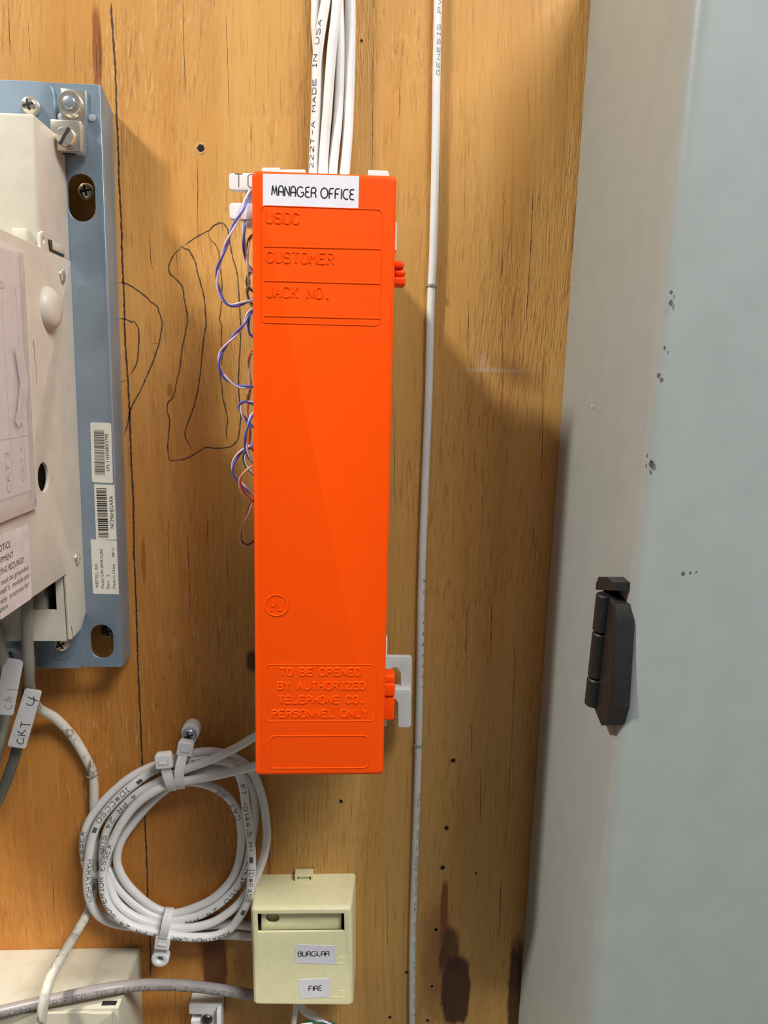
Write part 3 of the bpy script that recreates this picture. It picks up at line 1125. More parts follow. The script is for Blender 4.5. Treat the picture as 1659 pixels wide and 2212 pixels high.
# ---------------------------------------------------------------- jumper wires curling out of the block's left side
def pair(label, pts, ca, cb, na, nb, pitch=17, r=.52, phase=0.0, group='twisted jumper wires beside the orange cover'):
    w = [W(x, y, d) for x, y, d in pts]
    path = Path(w, .8)
    t = thing('jumper_wire_pair', label, 'wire', w[0], group)
    for nm, mt, ph in ((na, ca, 0), (nb, cb, math.pi)):
        bm = bmesh.new()
        q = []
        for i, pp in enumerate(path.p):
            tt, b = path.frame(i)
            sd = tt.cross(b)
            a = phase + ph + 2 * math.pi * path.L[i] / pitch
            q.append(pp + (b * math.cos(a) + sd * math.sin(a)) * r * 1.02)
        sub = Path(q[::2] if len(q) > 8 else q, .9)
        tube_bm(bm, sub, r, 8)
        bmesh.ops.recalc_face_normals(bm, faces=bm.faces)
        bm_obj(nm, bm, M[mt], t, angle=60)
    return t


BW = ('wire_blue', 'wire_white', 'blue_wire', 'white_wire')
pair('topmost and longest blue and white wire loop left of the orange cover', [(565, 395, 34), (543, 405, 38), (535, 421, 40), (524, 453, 42), (507, 485, 43), (492, 519, 43), (480, 554, 42), (470, 586, 41), (470, 615, 40), (483, 650, 40), (505, 660, 40), (545, 648, 40), (575, 640, 38)], *BW, pitch=21)
pair('short blue and white wire hugging the cover beside its topmost wire loop', [(560, 430, 34), (535, 461, 38), (528, 485, 39), (527, 519, 39), (530, 548, 39), (537, 575, 39), (560, 600, 36)], *BW, phase=1, pitch=24)
pair('second large blue and white wire loop down, below the topmost loop', [(570, 655, 36), (539, 675, 40), (529, 698, 41), (511, 721, 42), (493, 741, 42), (478, 761, 41), (473, 782, 41), (480, 807, 40), (498, 825, 40), (518, 835, 40), (545, 836, 40), (575, 836, 36)], *BW, phase=2, pitch=22)
pair('short curled blue and white wire peeking out under the topmost loop', [(565, 665, 36), (541, 680, 39), (535, 700, 39), (541, 722, 39), (565, 735, 36)], *BW, phase=.6)
pair('smallest tight blue and white wire hook halfway down the cover', [(570, 878, 36), (542, 870, 40), (526, 868, 41), (518, 878, 41), (522, 893, 41), (534, 911, 40), (550, 925, 39), (572, 935, 36)], *BW, phase=3)
pair('blue and white wire strand crossing close along the cover edge', [(570, 880, 36), (544, 898, 42), (536, 921, 43), (531, 943, 43), (531, 969, 43), (539, 989, 42), (550, 1002, 40), (575, 1010, 36)], *BW, phase=4, pitch=40)
pair('lowest blue and white wire loop, above the orange wire', [(575, 950, 36), (545, 961, 40), (523, 974, 41), (508, 992, 41), (502, 1012, 41), (508, 1030, 40), (523, 1047, 40), (536, 1060, 40), (550, 1072, 39), (575, 1085, 36)], *BW, phase=1, pitch=30)
pair('orange and white wire loop low on the cover edge', [(575, 1000, 36), (545, 1007, 42), (529, 1019, 43), (518, 1037, 43), (523, 1060, 42), (536, 1075, 41), (548, 1086, 40), (575, 1098, 36)], 'wire_orange', 'wire_tan', 'orange_wire', 'white_wire', phase=2, pitch=70, r=.45)
pair('brown wire loop hanging lowest beside the orange cover', [(575, 1070, 36), (545, 1085, 40), (536, 1108, 41), (526, 1128, 41), (520, 1149, 41), (521, 1169, 41), (534, 1179, 41), (550, 1170, 40), (575, 1160, 36)], 'wire_brown', 'wire_tan', 'brown_wire', 'pale_wire', phase=1, pitch=60, r=.42)
pair('orange wires running upright behind the cover edge at mid height', [(565, 740, 36), (542, 765, 37), (538, 790, 37), (541, 830, 37), (536, 860, 37), (534, 890, 37), (540, 925, 37), (541, 960, 37), (560, 985, 35)], 'wire_orange', 'wire_tan', 'orange_wire', 'white_wire', phase=1, pitch=46, r=.45)
pair('green wire beside the lowest blue loop', [(565, 960, 34), (540, 968, 36), (529, 980, 36), (527, 993, 36), (533, 1008, 36), (545, 1022, 36), (565, 1040, 34)], 'wire_green', 'wire_white', 'green_wire', 'white_wire', phase=.5, pitch=60, r=.42)
pair('short green wire near the words JACK NO. on the cover', [(565, 575, 34), (541, 590, 35), (535, 603, 35), (537, 620, 35), (565, 640, 33)], 'wire_green', 'wire_white', 'green_wire', 'white_wire', phase=.5, pitch=60, r=.42)
pair('brown wire tucked behind the short blue wire near the cover top', [(560, 500, 33), (540, 515, 35), (535, 540, 35), (535, 580, 35), (538, 612, 35), (533, 632, 36), (541, 655, 36), (565, 670, 34)], 'wire_brown', 'wire_tan', 'brown_wire', 'pale_wire', phase=1, pitch=60, r=.42)


# ---------------------------------------------------------------- cables
def cable(name, label, pts, r, mat, group=None, cat='cable', step=2.0, seg=14, flat=1.0):
    path = Path([W(x, y, d) for x, y, d in pts], step)
    t = thing(name, label, cat, path.p[0], group)
    tube('jacket', path, r, M[mat], t, seg, flat)
    return t, path


GB = 'white cables dropping into the orange-covered block'
cable('network_cable', 'leftmost and rearmost white cable above the orange cover', [(681, -80, 4), (682, 0, 4), (682, 60, 4), (687, 130, 4), (690, 220, 3.5), (688, 330, 4), (690, 420, 10)], 2.25, 'cable_white', GB)
t, pth = cable('network_cable', 'white cable printed MADE IN USA above the orange cover', [(712, -80, 8), (704, 0, 8), (696, 48, 8), (689, 96, 8), (684, 145, 7.5), (683, 217, 7), (680, 289, 7), (677, 368, 8), (680, 420, 14)], 2.35, 'cable_white', GB)
s = pth.nearest(W(677, 366, 8))
cable_text('jacket_print', pth, 2.35, '222T-A MADE IN USA', s, -1, 2.0, .33, M['ink'], t, ang=.45, fit=abs(s - pth.nearest(W(695, 50, 8))), space=5)
cable('network_cable', 'middle white cable above the orange cover, beside the printed one', [(731, -80, 9), (728, 0, 9), (724, 48, 9), (718, 96, 9), (712, 169, 9), (707, 241, 9), (702, 301, 9), (698, 367, 10), (700, 420, 14)], 2.35, 'cable_white', GB)
cable('network_cable', 'white cable squeezed second from the right above the orange cover', [(733, -80, 4), (733, 0, 4), (735, 60, 4.5), (735, 120, 5), (733, 193, 6), (729, 265, 7), (723, 325, 8), (719, 367, 9), (718, 420, 12)], 2.3, 'cable_white', GB)
cable('network_cable', 'rightmost white cable of the bundle above the orange cover', [(757, -80, 5), (757, 0, 5), (757, 72, 5), (756, 145, 5), (754, 217, 5), (751, 289, 6), (745, 367, 8), (740, 420, 12)], 2.55, 'cable_white', GB)

tc, pc = cable('alarm_cable', 'long thin white cable stapled down the plywood right of the orange cover',
               [(947, -80, 2), (946, 0, 2), (943, 150, 2), (941, 300, 2), (938, 450, 2), (935, 560, 2), (932, 620, 2), (929, 720, 2), (926, 850, 2), (920, 1000, 2), (916, 1106, 2), (911, 1250, 2), (908, 1400, 2), (904, 1604, 2), (900, 1750, 2), (895, 1900, 2), (891, 2050, 2), (890, 2212, 2), (889, 2300, 2)], 2.0, 'cable_thin', step=3)
s = pc.nearest(W(943, 172, 2))
cable_text('jacket_print', pc, 2.0, 'GENESIS PVU', s, -1, 1.7, .22, M['ink_grey'], tc, ang=-.35, fit=37, space=7)
s = pc.nearest(W(890, 2208, 2))
cable_text('jacket_print', pc, 2.0, 'CL2 OR CM C(ETL)US AWG LFT SHIELDED CL3R UL 75C', s, -1, 1.5, .2, M['ink_grey'], tc, ang=-.55, fit=150, space=6)
s = pc.nearest(W(911, 1250, 2))
cable_text('jacket_print', pc, 2.0, '2 0 7 1 4 8 6 2 4 0 7', s, 1, 1.1, .25, M['ink_grey'], tc, ang=.75, fit=62, space=10)


def staple(label, px, py, d, r, deg, over, mat='zinc'):
    """a round-topped staple over a cable, legs into the wood"""
    fr = rot_frame(px, py, 0, deg)
    pts = [(-r - .55, -.5), (-r - .5, d)] + [((r + .55) * math.cos(R(a)), d + (r + .45) * math.sin(R(a))) for a in range(160, 10, -20)] + [(r + .5, d), (r + .55, -.5)]
    path = Path([fr(u, 0, w) for u, w in pts], .6)
    bm = bmesh.new()
    rings = []
    for i, p_ in enumerate(path.p):
        t_, _ = path.frame(i)
        nrm = fr.V.cross(t_).normalized()
        rings.append([bm.verts.new(p_ + fr.V * a + nrm * b) for a, b in ((-.5, -.25), (.5, -.25), (.5, .25), (-.5, .25))])
    for a_, b_ in zip(rings, rings[1:]):
        for k in range(4):
            bm.faces.new((a_[k], a_[(k + 1) % 4], b_[(k + 1) % 4], b_[k]))
    bm.faces.new(rings[0][::-1])
    bm.faces.new(rings[-1])
    bmesh.ops.recalc_face_normals(bm, faces=bm.faces)
    o = bm_obj('cable_staple', bm, M[mat], None)
    tag(o, label, 'staple', 'metal staples over cables')


staple('metal staple over the thin white cable, upper one beside the cover', 932, 618, 2, 2.0, -1, 1)
staple('metal staple over the thin white cable, lower one near the cover bottom', 903.5, 1605, 2, 2.0, -1, 1)
staple('metal staple holding the dirty white cable left of the coil', 203, 1667, 3, 2.5, 8, 1, 'chrome')

# the coil: first the cable that ends in the box marked BURGLAR, lying on top
GC = 'looped spare network cables'
tB, pB = cable('network_cable', 'white coiled cable lying frontmost in the coil, entering the orange cover lowest',
               [(600, 1640, 14), (547, 1656, 14), (490, 1670, 14), (447, 1679, 14), (399, 1687, 15), (376, 1690, 15), (348, 1701, 15), (311, 1724, 14.5), (283, 1750, 14), (261, 1781, 14), (246, 1811, 14), (235, 1837, 14), (225, 1868, 14), (222, 1902, 14), (226, 1936, 14), (241, 1967, 14), (263, 1987, 14), (292, 2003, 14), (334, 2013, 14), (377, 2021, 14), (419, 2025, 14), (462, 2022, 14), (496, 2007, 14.5), (513, 1987, 15), (527, 1965, 16), (537, 1942, 17), (541, 1913, 18), (544, 1871, 18), (543, 1834, 17.5), (537, 1781, 17), (531, 1744, 16), (527, 1710, 15), (518, 1676, 14), (500, 1652, 12), (470, 1643, 10), (440, 1642, 9.5), (410, 1646, 9.5), (377, 1649, 10), (331, 1665, 11), (303, 1684, 11.5), (275, 1706, 12), (243, 1737, 12), (221, 1764, 12), (207, 1788, 12), (198, 1814, 12), (193, 1842, 12), (189, 1872, 11.5), (188, 1902, 11), (191, 1933, 10), (200, 1958, 9), (213, 1977, 8), (236, 1991, 6.5), (272, 2000, 5), (330, 2003, 4.5), (400, 2002, 4.5), (490, 1996, 4.5), (545, 2000, 6), (585, 2003, 8)], 2.35, 'cable_white', GC, step=2.2)
tA, pA = cable('network_cable', 'white coiled cable lying rearmost in the coil, entering the orange cover higher up',
               [(600, 1570, 12), (548, 1593, 12.5), (518, 1611, 13.5), (484, 1628, 14.5), (447, 1645, 15), (405, 1660, 14.5), (371, 1675, 14), (334, 1692, 12.5), (297, 1714, 11), (269, 1738, 10), (243, 1770, 9), (228, 1802, 8.5), (222, 1838, 8), (224, 1870, 8), (235, 1910, 8.5), (249, 1944, 9), (272, 1968, 10), (306, 1987, 10.5), (348, 1999, 11), (380, 2004, 11), (419, 2003, 11), (462, 1991, 11), (498, 1968, 11), (524, 1942, 11), (547, 1908, 11), (561, 1876, 10), (572, 1842, 9), (577, 1805, 8), (575, 1775, 7), (571, 1744, 6.5), (563, 1710, 6), (550, 1676, 6), (527, 1648, 6.5), (490, 1629, 7), (455, 1623, 7), (416, 1627, 7), (350, 1648, 7), (309, 1664, 7), (275, 1684, 7), (240, 1714, 7), (215, 1741, 7), (196, 1767, 7), (185, 1792, 7), (180, 1815, 6.5), (181, 1845, 6), (188, 1875, 5), (202, 1890, 4), (220, 1885, 3.5), (238, 1880, 4), (249, 1905, 5), (265, 1929, 6), (290, 1953, 7), (320, 1973, 7.5), (351, 1985, 8), (377, 1988, 8), (419, 1981, 8), (462, 1961, 8), (496, 1933, 8), (518, 1905, 8), (533, 1871, 7.5), (541, 1830, 6), (548, 1790, 5), (551, 1745, 4), (545, 1700, 3.5), (525, 1670, 3.5), (495, 1660, 4), (460, 1660, 5), (425, 1668, 6), (380, 1690, 7), (330, 1730, 6.5), (290, 1775, 6), (263, 1815, 6), (253, 1850, 6), (257, 1878, 6), (273, 1907, 6), (298, 1934, 6), (327, 1957, 6), (355, 1970, 6), (378, 1973, 6), (419, 1961, 6), (462, 1939, 6), (496, 1905, 6), (513, 1871, 6), (521, 1828, 6), (519, 1775, 6), (504, 1737, 6), (476, 1709, 6), (439, 1693, 6), (400, 1690, 5), (360, 1700, 4), (315, 1730, 3.2), (285, 1762, 3), (262, 1792, 3), (245, 1822, 3), (233, 1860, 3), (229, 1902, 3), (233, 1936, 3), (247, 1965, 3), (270, 1988, 3), (310, 2008, 3), (370, 2018, 3.5), (440, 2020, 4), (490, 2020, 5), (545, 2023, 6), (585, 2026, 8)], 2.3, 'cable_white', GC, step=2.2)


def on(path, a, b, lo=0, hi=1e9):
    return path.nearest(W(*a), lo, hi), path.nearest(W(*b), lo, hi)


def coil_print(path, par, text, a, b, r=2.35, h=2.45, ang=0.0, lo=0, hi=1e9, mat='ink', w=.33):
    s0, s1 = on(path, a, b, lo, hi)
    cable_text('jacket_print', path, r, text, s0, 1 if s1 > s0 else -1, h, w, M[mat], par, ang=ang, fit=abs(s1 - s0), space=5)


coil_print(pB, tB, 'MARATHON LAN', (494, 2009, 14), (374, 2021, 14), ang=.1)
coil_print(pB, tB, '4 PR 24 SUPERIOR ESSEX', (341, 2014, 14), (240, 1822, 14), ang=.1)
coil_print(pB, tB, 'FT <0144.5 M>', (522, 1690, 14.5), (542, 1832, 17), ang=.1)
coil_print(pB, tB, 'ID#FX98', (544, 1872, 18), (536, 1946, 17), ang=.1)
coil_print(pB, tB, '<W', (328, 1667, 11), (346, 1660, 10), ang=-.2)
mid = pB.L[-1] * .55
coil_print(pB, tB, 'ID#CC90', (283, 1699, 12), (215, 1774, 12), ang=-.2, lo=mid)
coil_print(pB, tB, 'MARATHON', (190, 1850, 12), (188, 1940, 10), ang=.6, lo=mid)
coil_print(pB, tB, 'CUZ3', (447, 1641, 9.5), (404, 1647, 9.5), ang=-.1, lo=mid)
coil_print(pA, tA, '4 PR 24 SUP', (300, 1712, 11), (222, 1836, 8), r=2.3, ang=-.1, hi=pA.L[-1] * .15)
coil_print(pA, tA, 'CAT 5E', (523, 1768, 6), (470, 1706, 6), r=2.3, ang=.1, lo=pA.L[-1] * .6, hi=pA.L[-1] * .85)
coil_print(pA, tA, 'VERIFIED 24 PR', (540, 1840, 6), (400, 1985, 8), r=2.3, ang=.35, lo=pA.L[-1] * .3, hi=pA.L[-1] * .62)
coil_print(pA, tA, 'ESSEX', (181, 1850, 6), (186, 1795, 7), r=2.3, ang=.3, lo=pA.L[-1] * .25, hi=pA.L[-1] * .5)


def ink_block(path, par, px, py, d, ln, lo=0, hi=1e9, ang=.05):
    s0 = path.nearest(W(px, py, d), lo, hi)
    bm = bmesh.new()
    rows = []
    for i in range(4):
        p_, t_, b_ = path.at(s0 - ln / 2 + ln * i / 3)
        up = b_.cross(t_)
        rows.append([bm.verts.new(p_ + (b_ * math.cos(ang + a) + up * math.sin(ang + a)) * 2.41) for a in (-.45, -.15, .15, .45)])
    for a_, b_ in zip(rows, rows[1:]):
        for k in range(3):
            bm.faces.new((a_[k], a_[k + 1], b_[k + 1], b_[k]))
    bm_obj('ink_block', bm, M['ink_grey'], par)


ink_block(pB, tB, 543, 1857, 18, 3.4)
ink_block(pB, tB, 528, 1966, 16, 3.4)
ink_block(pB, tB, 302, 1684, 11.5, 3.4, mid)
ink_block(pB, tB, 209, 1784, 12, 3.4, mid)


# ---------------------------------------------------------------- cable ties
def strap(pts, w, th, name, parent, fr_u):
    """a flat band through points (mm vectors); fr_u = direction across the band"""
    path = Path(pts, 1.0)
    bm = bmesh.new()
    rings = []
    for i, p_ in enumerate(path.p):
        t_ = path.t[i]
        u_ = (fr_u - t_ * fr_u.dot(t_)).normalized()
        n_ = u_.cross(t_).normalized()
        rings.append([bm.verts.new(p_ + u_ * a * w / 2 + n_ * b * th / 2) for a, b in ((-1, -1), (1, -1), (1, 1), (-1, 1))])
    for a_, b_ in zip(rings, rings[1:]):
        for k in range(4):
            bm.faces.new((a_[k], a_[(k + 1) % 4], b_[(k + 1) % 4], b_[k]))
    bm.faces.new(rings[0][::-1])
    bm.faces.new(rings[-1])
    bmesh.ops.recalc_face_normals(bm, faces=bm.faces)
    return bm_obj(name, bm, M['nylon'], parent)


def tie_head(fr, w, h, th, name, parent, pawl=True):
    o = plate(name, fr, fillet(rect(-w / 2, -h / 2, w / 2, h / 2), [.9, .9, 2.0, 1.6], 4), [], -th, 0, M['nylon'], parent, bevel=.5)
    if pawl:
        bm = bmesh.new()
        vs_, fs_ = box_vf(fr, -w * .28, -h * .22, -.3, w * .28, -h * .02, .25)
        b_ = mesh_obj('pawl', vs_, fs_, M['nylon'], o, bevel=.15)
        plate('pawl_slot', fr, [(-w * .3, h * .05), (-w * .3, -h * .26), (w * .3, -h * .26), (w * .3, h * .05), (w * .26, h * .05), (w * .26, -h * .22), (-w * .26, -h * .22), (-w * .26, h * .05)], [], -.2, .03, M['ink_faint'], o)
    return o


tt = thing('cable_tie', 'white nylon cable tie at the top of the coil, square head on the left', 'cable tie', W(352, 1645, 18), 'nylon cable ties round the coil')
fr = rot_frame(352, 1646, 22, 6)
tie_head(fr, 8.6, 7.8, 5, 'head', tt)
strap([W(356, 1652, 20), W(360, 1668, 19.5), W(365, 1684, 19.5), W(370, 1699, 18), W(371, 1705, 14), W(370, 1705, 8), W(366, 1690, 1.2), W(358, 1660, 1.2), W(352, 1640, 3), W(350, 1636, 8), W(350, 1640, 16)], 5.0, 1.1, 'strap', tt, Vector((1, 0, 0)))
t2 = thing('cable_tie', 'white nylon cable tie with a screwed mounting eye above the coil', 'cable tie', W(398, 1618, 14), 'nylon cable ties round the coil')
fr = rot_frame(399, 1619, 18, -10)
tie_head(fr, 8.2, 7.6, 5, 'head', t2)
strap([W(396, 1628, 17), W(392, 1645, 18.5), W(388, 1662, 19.5), W(387, 1680, 19.5), W(389, 1695, 18), W(390, 1702, 13), W(390, 1700, 7), W(392, 1680, 1.2), W(396, 1650, 1.2), W(399, 1625, 3)], 4.9, 1.1, 'strap', t2, Vector((1, 0, .1)))
fe = rot_frame(411, 1582, 8, -14)
eye = [(4.9 * math.cos(R(a)), 4.9 * math.sin(R(a))) for a in range(-20, 201, 20)] + [(-3.9, -6), (-3.9, -12), (3.4, -12), (3.6, -6)]
plate('mounting_eye', fe, eye, [], -7.5, 0, M['nylon'], t2, bevel=.6)


def pan_screw(name, fr, r, h, mat, parent=None, cross=.62, recess='recess'):
    o = lathe(name, fr, [(r, -1.0), (r, h * .25), (r * .9, h * .62), (r * .68, h * .88), (r * .4, h), (r * .05, h * 1.02)], M[mat], parent, n=24)
    a, b = r * cross, r * .13
    pts = [(-b, -a), (b, -a), (b, -b), (a, -b), (a, b), (b, b), (b, a), (-b, a), (-b, b), (-a, b), (-a, -b), (-b, -b)]
    bm = bmesh.new()

    def z(x, y):
        q = math.hypot(x, y) / r
        return h * (1.07 - .25 * q * q)
    vs_ = [bm.verts.new(fr(x, y, z(x, y))) for x, y in pts]
    c_ = bm.verts.new(fr(0, 0, h * 1.07))
    for i in range(12):
        bm.faces.new((vs_[i], vs_[(i + 1) % 12], c_))
    bm_obj('cross_recess', bm, M[recess], o, smooth=False)
    return o


tag(pan_screw('pan_head_screw', rot_frame(409, 1587, 8.4, 20), 3.9, 2.2, 'zinc'), 'shiny cross-head screw through the eye of the cable tie', 'screw')
t3 = thing('cable_tie', 'white nylon cable tie hanging below the coil, empty eye pointing down', 'cable tie', W(350, 2037, 14), 'nylon cable ties round the coil')
fr = rot_frame(350, 2038, 17, -8)
tie_head(fr, 8.2, 8.4, 5, 'head', t3, True)
strap([W(352, 2026, 17), W(356, 2010, 18), W(360, 1990, 17), W(366, 1968, 13), W(367, 1962, 9), W(366, 1965, 3), W(362, 1990, 1), W(355, 2015, 1), W(351, 2035, 4)], 4.7, 1.1, 'strap', t3, Vector((1, 0, -.1)))
fe = rot_frame(345, 2074, 15, -6)
plate('mounting_eye', fe, circ(0, 0, 4.9, 24), [circ(0, 0, 1.8, 16)], -5.5, 0, M['nylon'], t3, bevel=.9)
plate('eye_neck', fe, [(-3.6, 3), (3.9, 3), (4.1, 9), (-3.6, 9)], [], -5.0, -.4, M['nylon'], t3, bevel=.5)


# ---------------------------------------------------------------- interface unit on its blue plate, at the left
niu = thing('network_interface_unit', 'beige interface box on a blue grey steel mounting plate at the left edge', 'telecom box', (-190, 0, EYE_Z - 148))
PD = 17.0
FP = wall_frame(PD)
ZT, ZB, XR, XL = EYE_Z + 134.0, EYE_Z - 147.2, -112.2, -280.0
s1 = W(176, 427, PD)
s2 = W(220, 1386, PD)
holes = [slot(s1.x, s1.z, 12.6, 21.5), slot(s2.x, s2.z, 11.5, 18.2)]
pl = plate('mounting_plate', FP, rect(XL, ZB, XR - .6, ZT), holes, -1.6, 0, M['panel_blue'], niu, bevel=.3)
pl['label'] = 'blue grey steel mounting plate with slotted holes'
prof = [(-1.6, 1.6), (-.9, 1.5), (-.3, .9), (0, 0), (0, -1)]
lp = []
for z in (ZB, ZT - .3):
    a = [Vector((XR + x - .0, -(PD - 1.6 + dd), z)) for x, dd in prof[:4]] + [Vector((XR, 0, z)), Vector((XR - 1.4, 0, z)), Vector((XR - 1.4, -(PD - 1.7), z))]
    lp.append(a)
# the flange's upper corner is cut back towards the wall
lp[1] = [Vector((p_.x, p_.y, ZT - .3 - (6.0 if p_.y > -3 else 0))) for p_ in lp[1]]
loft('side_flange', lp, M['panel_blue'], niu, angle=30)
# raised middle panel
mr = W(118, 215, PD).x
rp = plate('raised_panel', FP, fillet([(XL, ZB - .4), (W(182, 1440, PD).x, ZB - .4), (W(182, 1350, PD).x, ZB + 40), (W(123, 230, PD).x, ZT - 30), (W(117, 190, PD).x, ZT), (XL, ZT)], [0, 4, 0, 0, 6, 0], 5), [], 0, 1.1, M['panel_blue'], niu, bevel=.4)
for px, py, r in ((133, 253, 1.7), (199, 255, 1.7)):
    lathe('rivet', rot_frame(px, py, PD, 0), [(r, -.5), (r, .4), (r * .8, .8), (r * .2, .95)], M['rivet'], niu, n=14)
# screws in the slots
for px, py in ((187, 414), (234, 1362)):
    pan_screw('wall_screw', rot_frame(px, py, 5.5, 12), 4.1, 2.2, 'chrome' if py < 900 else 'steel_dark', niu)
# screws on the raised panel
pan_screw('panel_screw', rot_frame(66, 230, PD + 3, 15), 4.0, 3.0, 'chrome', niu)
pan_screw('panel_screw', rot_frame(134, 1390, PD + 2.5, 30), 3.9, 2.6, 'chrome', niu)
ex = rot_frame(136, 1408, PD + 1.1, 0)
pls_ = [[(4.0 * math.cos(R(a)), 4.0 * math.sin(R(a))) for a in range(185, 341, 12)]]
bm = raised_bm(bmesh.new(), pls_, .45, ex, 0, 0, .35)
bmesh.ops.recalc_face_normals(bm, faces=bm.faces)
bm_obj('screw_boss', bm, M['panel_blue'], niu)
# grounding lug
lug_t = box('ground_lug', rot_frame(161, 245, PD, -1.5), -5.6, -9.5, 0, 5.6, 10.0, 1.4, M['chrome'], niu, bevel=.3)
lug_t['label'] = 'shiny plated ground lug with a slotted screw'
fl = rot_frame(155, 228, PD + 1.4, 0)
lathe('lug_washer', fl, [(5.4, 0), (5.4, 3.2), (5.0, 3.7), (2.9, 3.7), (2.9, 2.6)], M['chrome'], lug_t, n=28)
lathe('lug_bolt', fl, [(2.9, 1), (2.9, 4.0), (2.6, 4.6), (1.6, 4.9), (.2, 5.0)], M['zinc'], lug_t, n=20)
fb = rot_frame(157, 306, PD + 1, -1)
box('clamp_block', fb, -7.0, -6.6, 0, 6.6, 6.8, 9.0, M['chrome'], lug_t, bevel=.8)
fs_ = rot_frame(145, 299, PD + 10, 0)
lathe('clamp_screw', fs_, [(4.3, -1), (4.3, 2.6), (3.8, 3.4), (.3, 3.7)], M['chrome'], lug_t, n=24)
sa = R(58)
FSL = Fr(fs_(0, 0, 3.62), (math.cos(sa), 0, math.sin(sa)), (-math.sin(sa), 0, math.cos(sa)))
box('screw_slot', FSL, -4.1, -.65, -.5, 4.1, .65, .12, M['recess'], lug_t, bevel=0)
plate('wire_slot', Fr(fb(0, -6.65, 4.5), (1, 0, 0), (0, -1, 0)), fillet(rect(-3.2, -1.2, 3.0, 1.2), 1.0, 3), [], -.1, .1, M['recess'], lug_t)

# upper housing: front at 46 mm, side at x = -129.5
SX = -129.4
UT, UB = EYE_Z + 112.5, EYE_Z + 57.0
uf = [Vector((x, -d, z)) for x, d, z in ((XL, PD, UT - 4), (SX, PD, UT - 4), (SX - 3.2, 46, UT - 1), (XL, 46, UT - 1))]
ub = [Vector((x, -d, z)) for x, d, z in ((XL, PD, UB - 2), (SX, PD, UB - 2), (SX - 3.2, 46, UB - 2), (XL, 46, UB - 2))]
vs = uf + ub
mesh_obj('upper_housing', vs, [(0, 1, 2, 3), (4, 7, 6, 5), (0, 4, 5, 1), (1, 5, 6, 2), (2, 6, 7, 3), (3, 7, 4, 0)], M['beige'], niu, bevel=1.3, seg=3)
# lower housing: a deep box whose side plate carries the card pocket and the notice; its underside is notched back for the jack
LT = EYE_Z + 55.4
dz = lambda px, py: (WX(px, py, SX).y, WX(px, py, SX).z)
zk, zb = EYE_Z - 91.6, EYE_Z - 125.0
DEEP = 116.0
FSX = Fr((SX, 0, 0), (0, 1, 0), (0, 0, 1))
hole_c = WX(94, 1031, SX)
side_out = [(-DEEP, zk), (-42.0, zk), (-40.5, zb + .5), (-38.5, zb), (-25, zb + .8), (-PD, zb + 7.0), (-PD, LT), (-44, LT), (-45.5, LT + 6.0), (-49.5, LT + 7.5), (-53.5, LT + 6), (-54, LT), (-DEEP, LT)]
sp = plate('side_plate', FSX, fillet(side_out, [0, .6, .6, 1, 1, 1.5, 1.0, .5, 1.8, 1.8, 1.8, .5, 0], 4), [circ(hole_c.y, hole_c.z, 6.1, 28, 6.4), circ(-50, LT + 3.6, 1.0, 10, 1.3)], -1.5, 0, M['beige'], niu, bevel=.35)
sp['label'] = 'beige side plate with a round hole and domed dimple'
box('housing_core', F0, XL, zk + 1.5, PD, SX - 8, LT - 1.5, DEEP, M['beige'], niu, bevel=.6)
FJ = wall_frame(41.5)
j0, j1 = W(84, 1318, 41.5), W(120, 1264, 41.5)
plate('jack_face', FJ, rect(XL, zb + .2, SX - 1.9, zk + 2), [rect(j0.x - 6, j0.z, j1.x, j1.z + 3)], -1.5, 0, M['beige'], niu)
box('jack_floor', F0, XL, zb + .2, PD, SX - 1.9, zb + 1.6, 40.5, M['beige'], niu, bevel=.2)
box('jack_socket', F0, j0.x - 9, j0.z - 2, 22, j1.x + 2, j1.z + 5, 30, M['black_plastic'], niu, bevel=.3)
box('jack_plug', F0, j0.x - 7, j0.z - 1.2, 30, j0.x + 2.8, j1.z - 2.5, 41, M['cord_grey'], niu, bevel=.6)
# hinge clip between the housings
box('hinge_bracket', F0, SX - 14, LT + 1.5, 45, SX - 7.5, LT + 8.5, 49, M['beige'], niu, bevel=.8)
hc = WX(106, 545, SX)
box('latch_gap', FSX, -43, LT + .2, -3.5, -25.5, LT + 5.2, .15, M['steel_dark'], niu, bevel=.3)
box('latch_tongue', FSX, -40.5, LT + 1.2, -1.5, -27, LT + 5.0, .7, M['beige'], niu, bevel=.3)


def side_dome(px, py, ru, rv, h, mat, name, parent=None):
    o = WX(px, py, SX)
    fr = Fr(o, (0, 1, 0), (0, 0, 1))
    n = 24
    vs_, fs_ = [], []
    prof_ = [(1.0, -.4), (1.0, 0.0), (.93, h * .45), (.75, h * .8), (.45, h * .97), (.05, h)]
    for k, w in prof_:
        for i in range(n):
            a_ = 2 * math.pi * i / n
            vs_.append(fr(ru * k * math.cos(a_), rv * k * math.sin(a_), w))
    for k in range(len(prof_) - 1):
        for i in range(n):
            j = (i + 1) % n
            fs_.append((k * n + i, k * n + j, (k + 1) * n + j, (k + 1) * n + i))
    fs_.append(tuple((len(prof_) - 1) * n + i for i in range(n)))
    return mesh_obj(name, vs_, fs_, M[mat], parent or niu, angle=60)


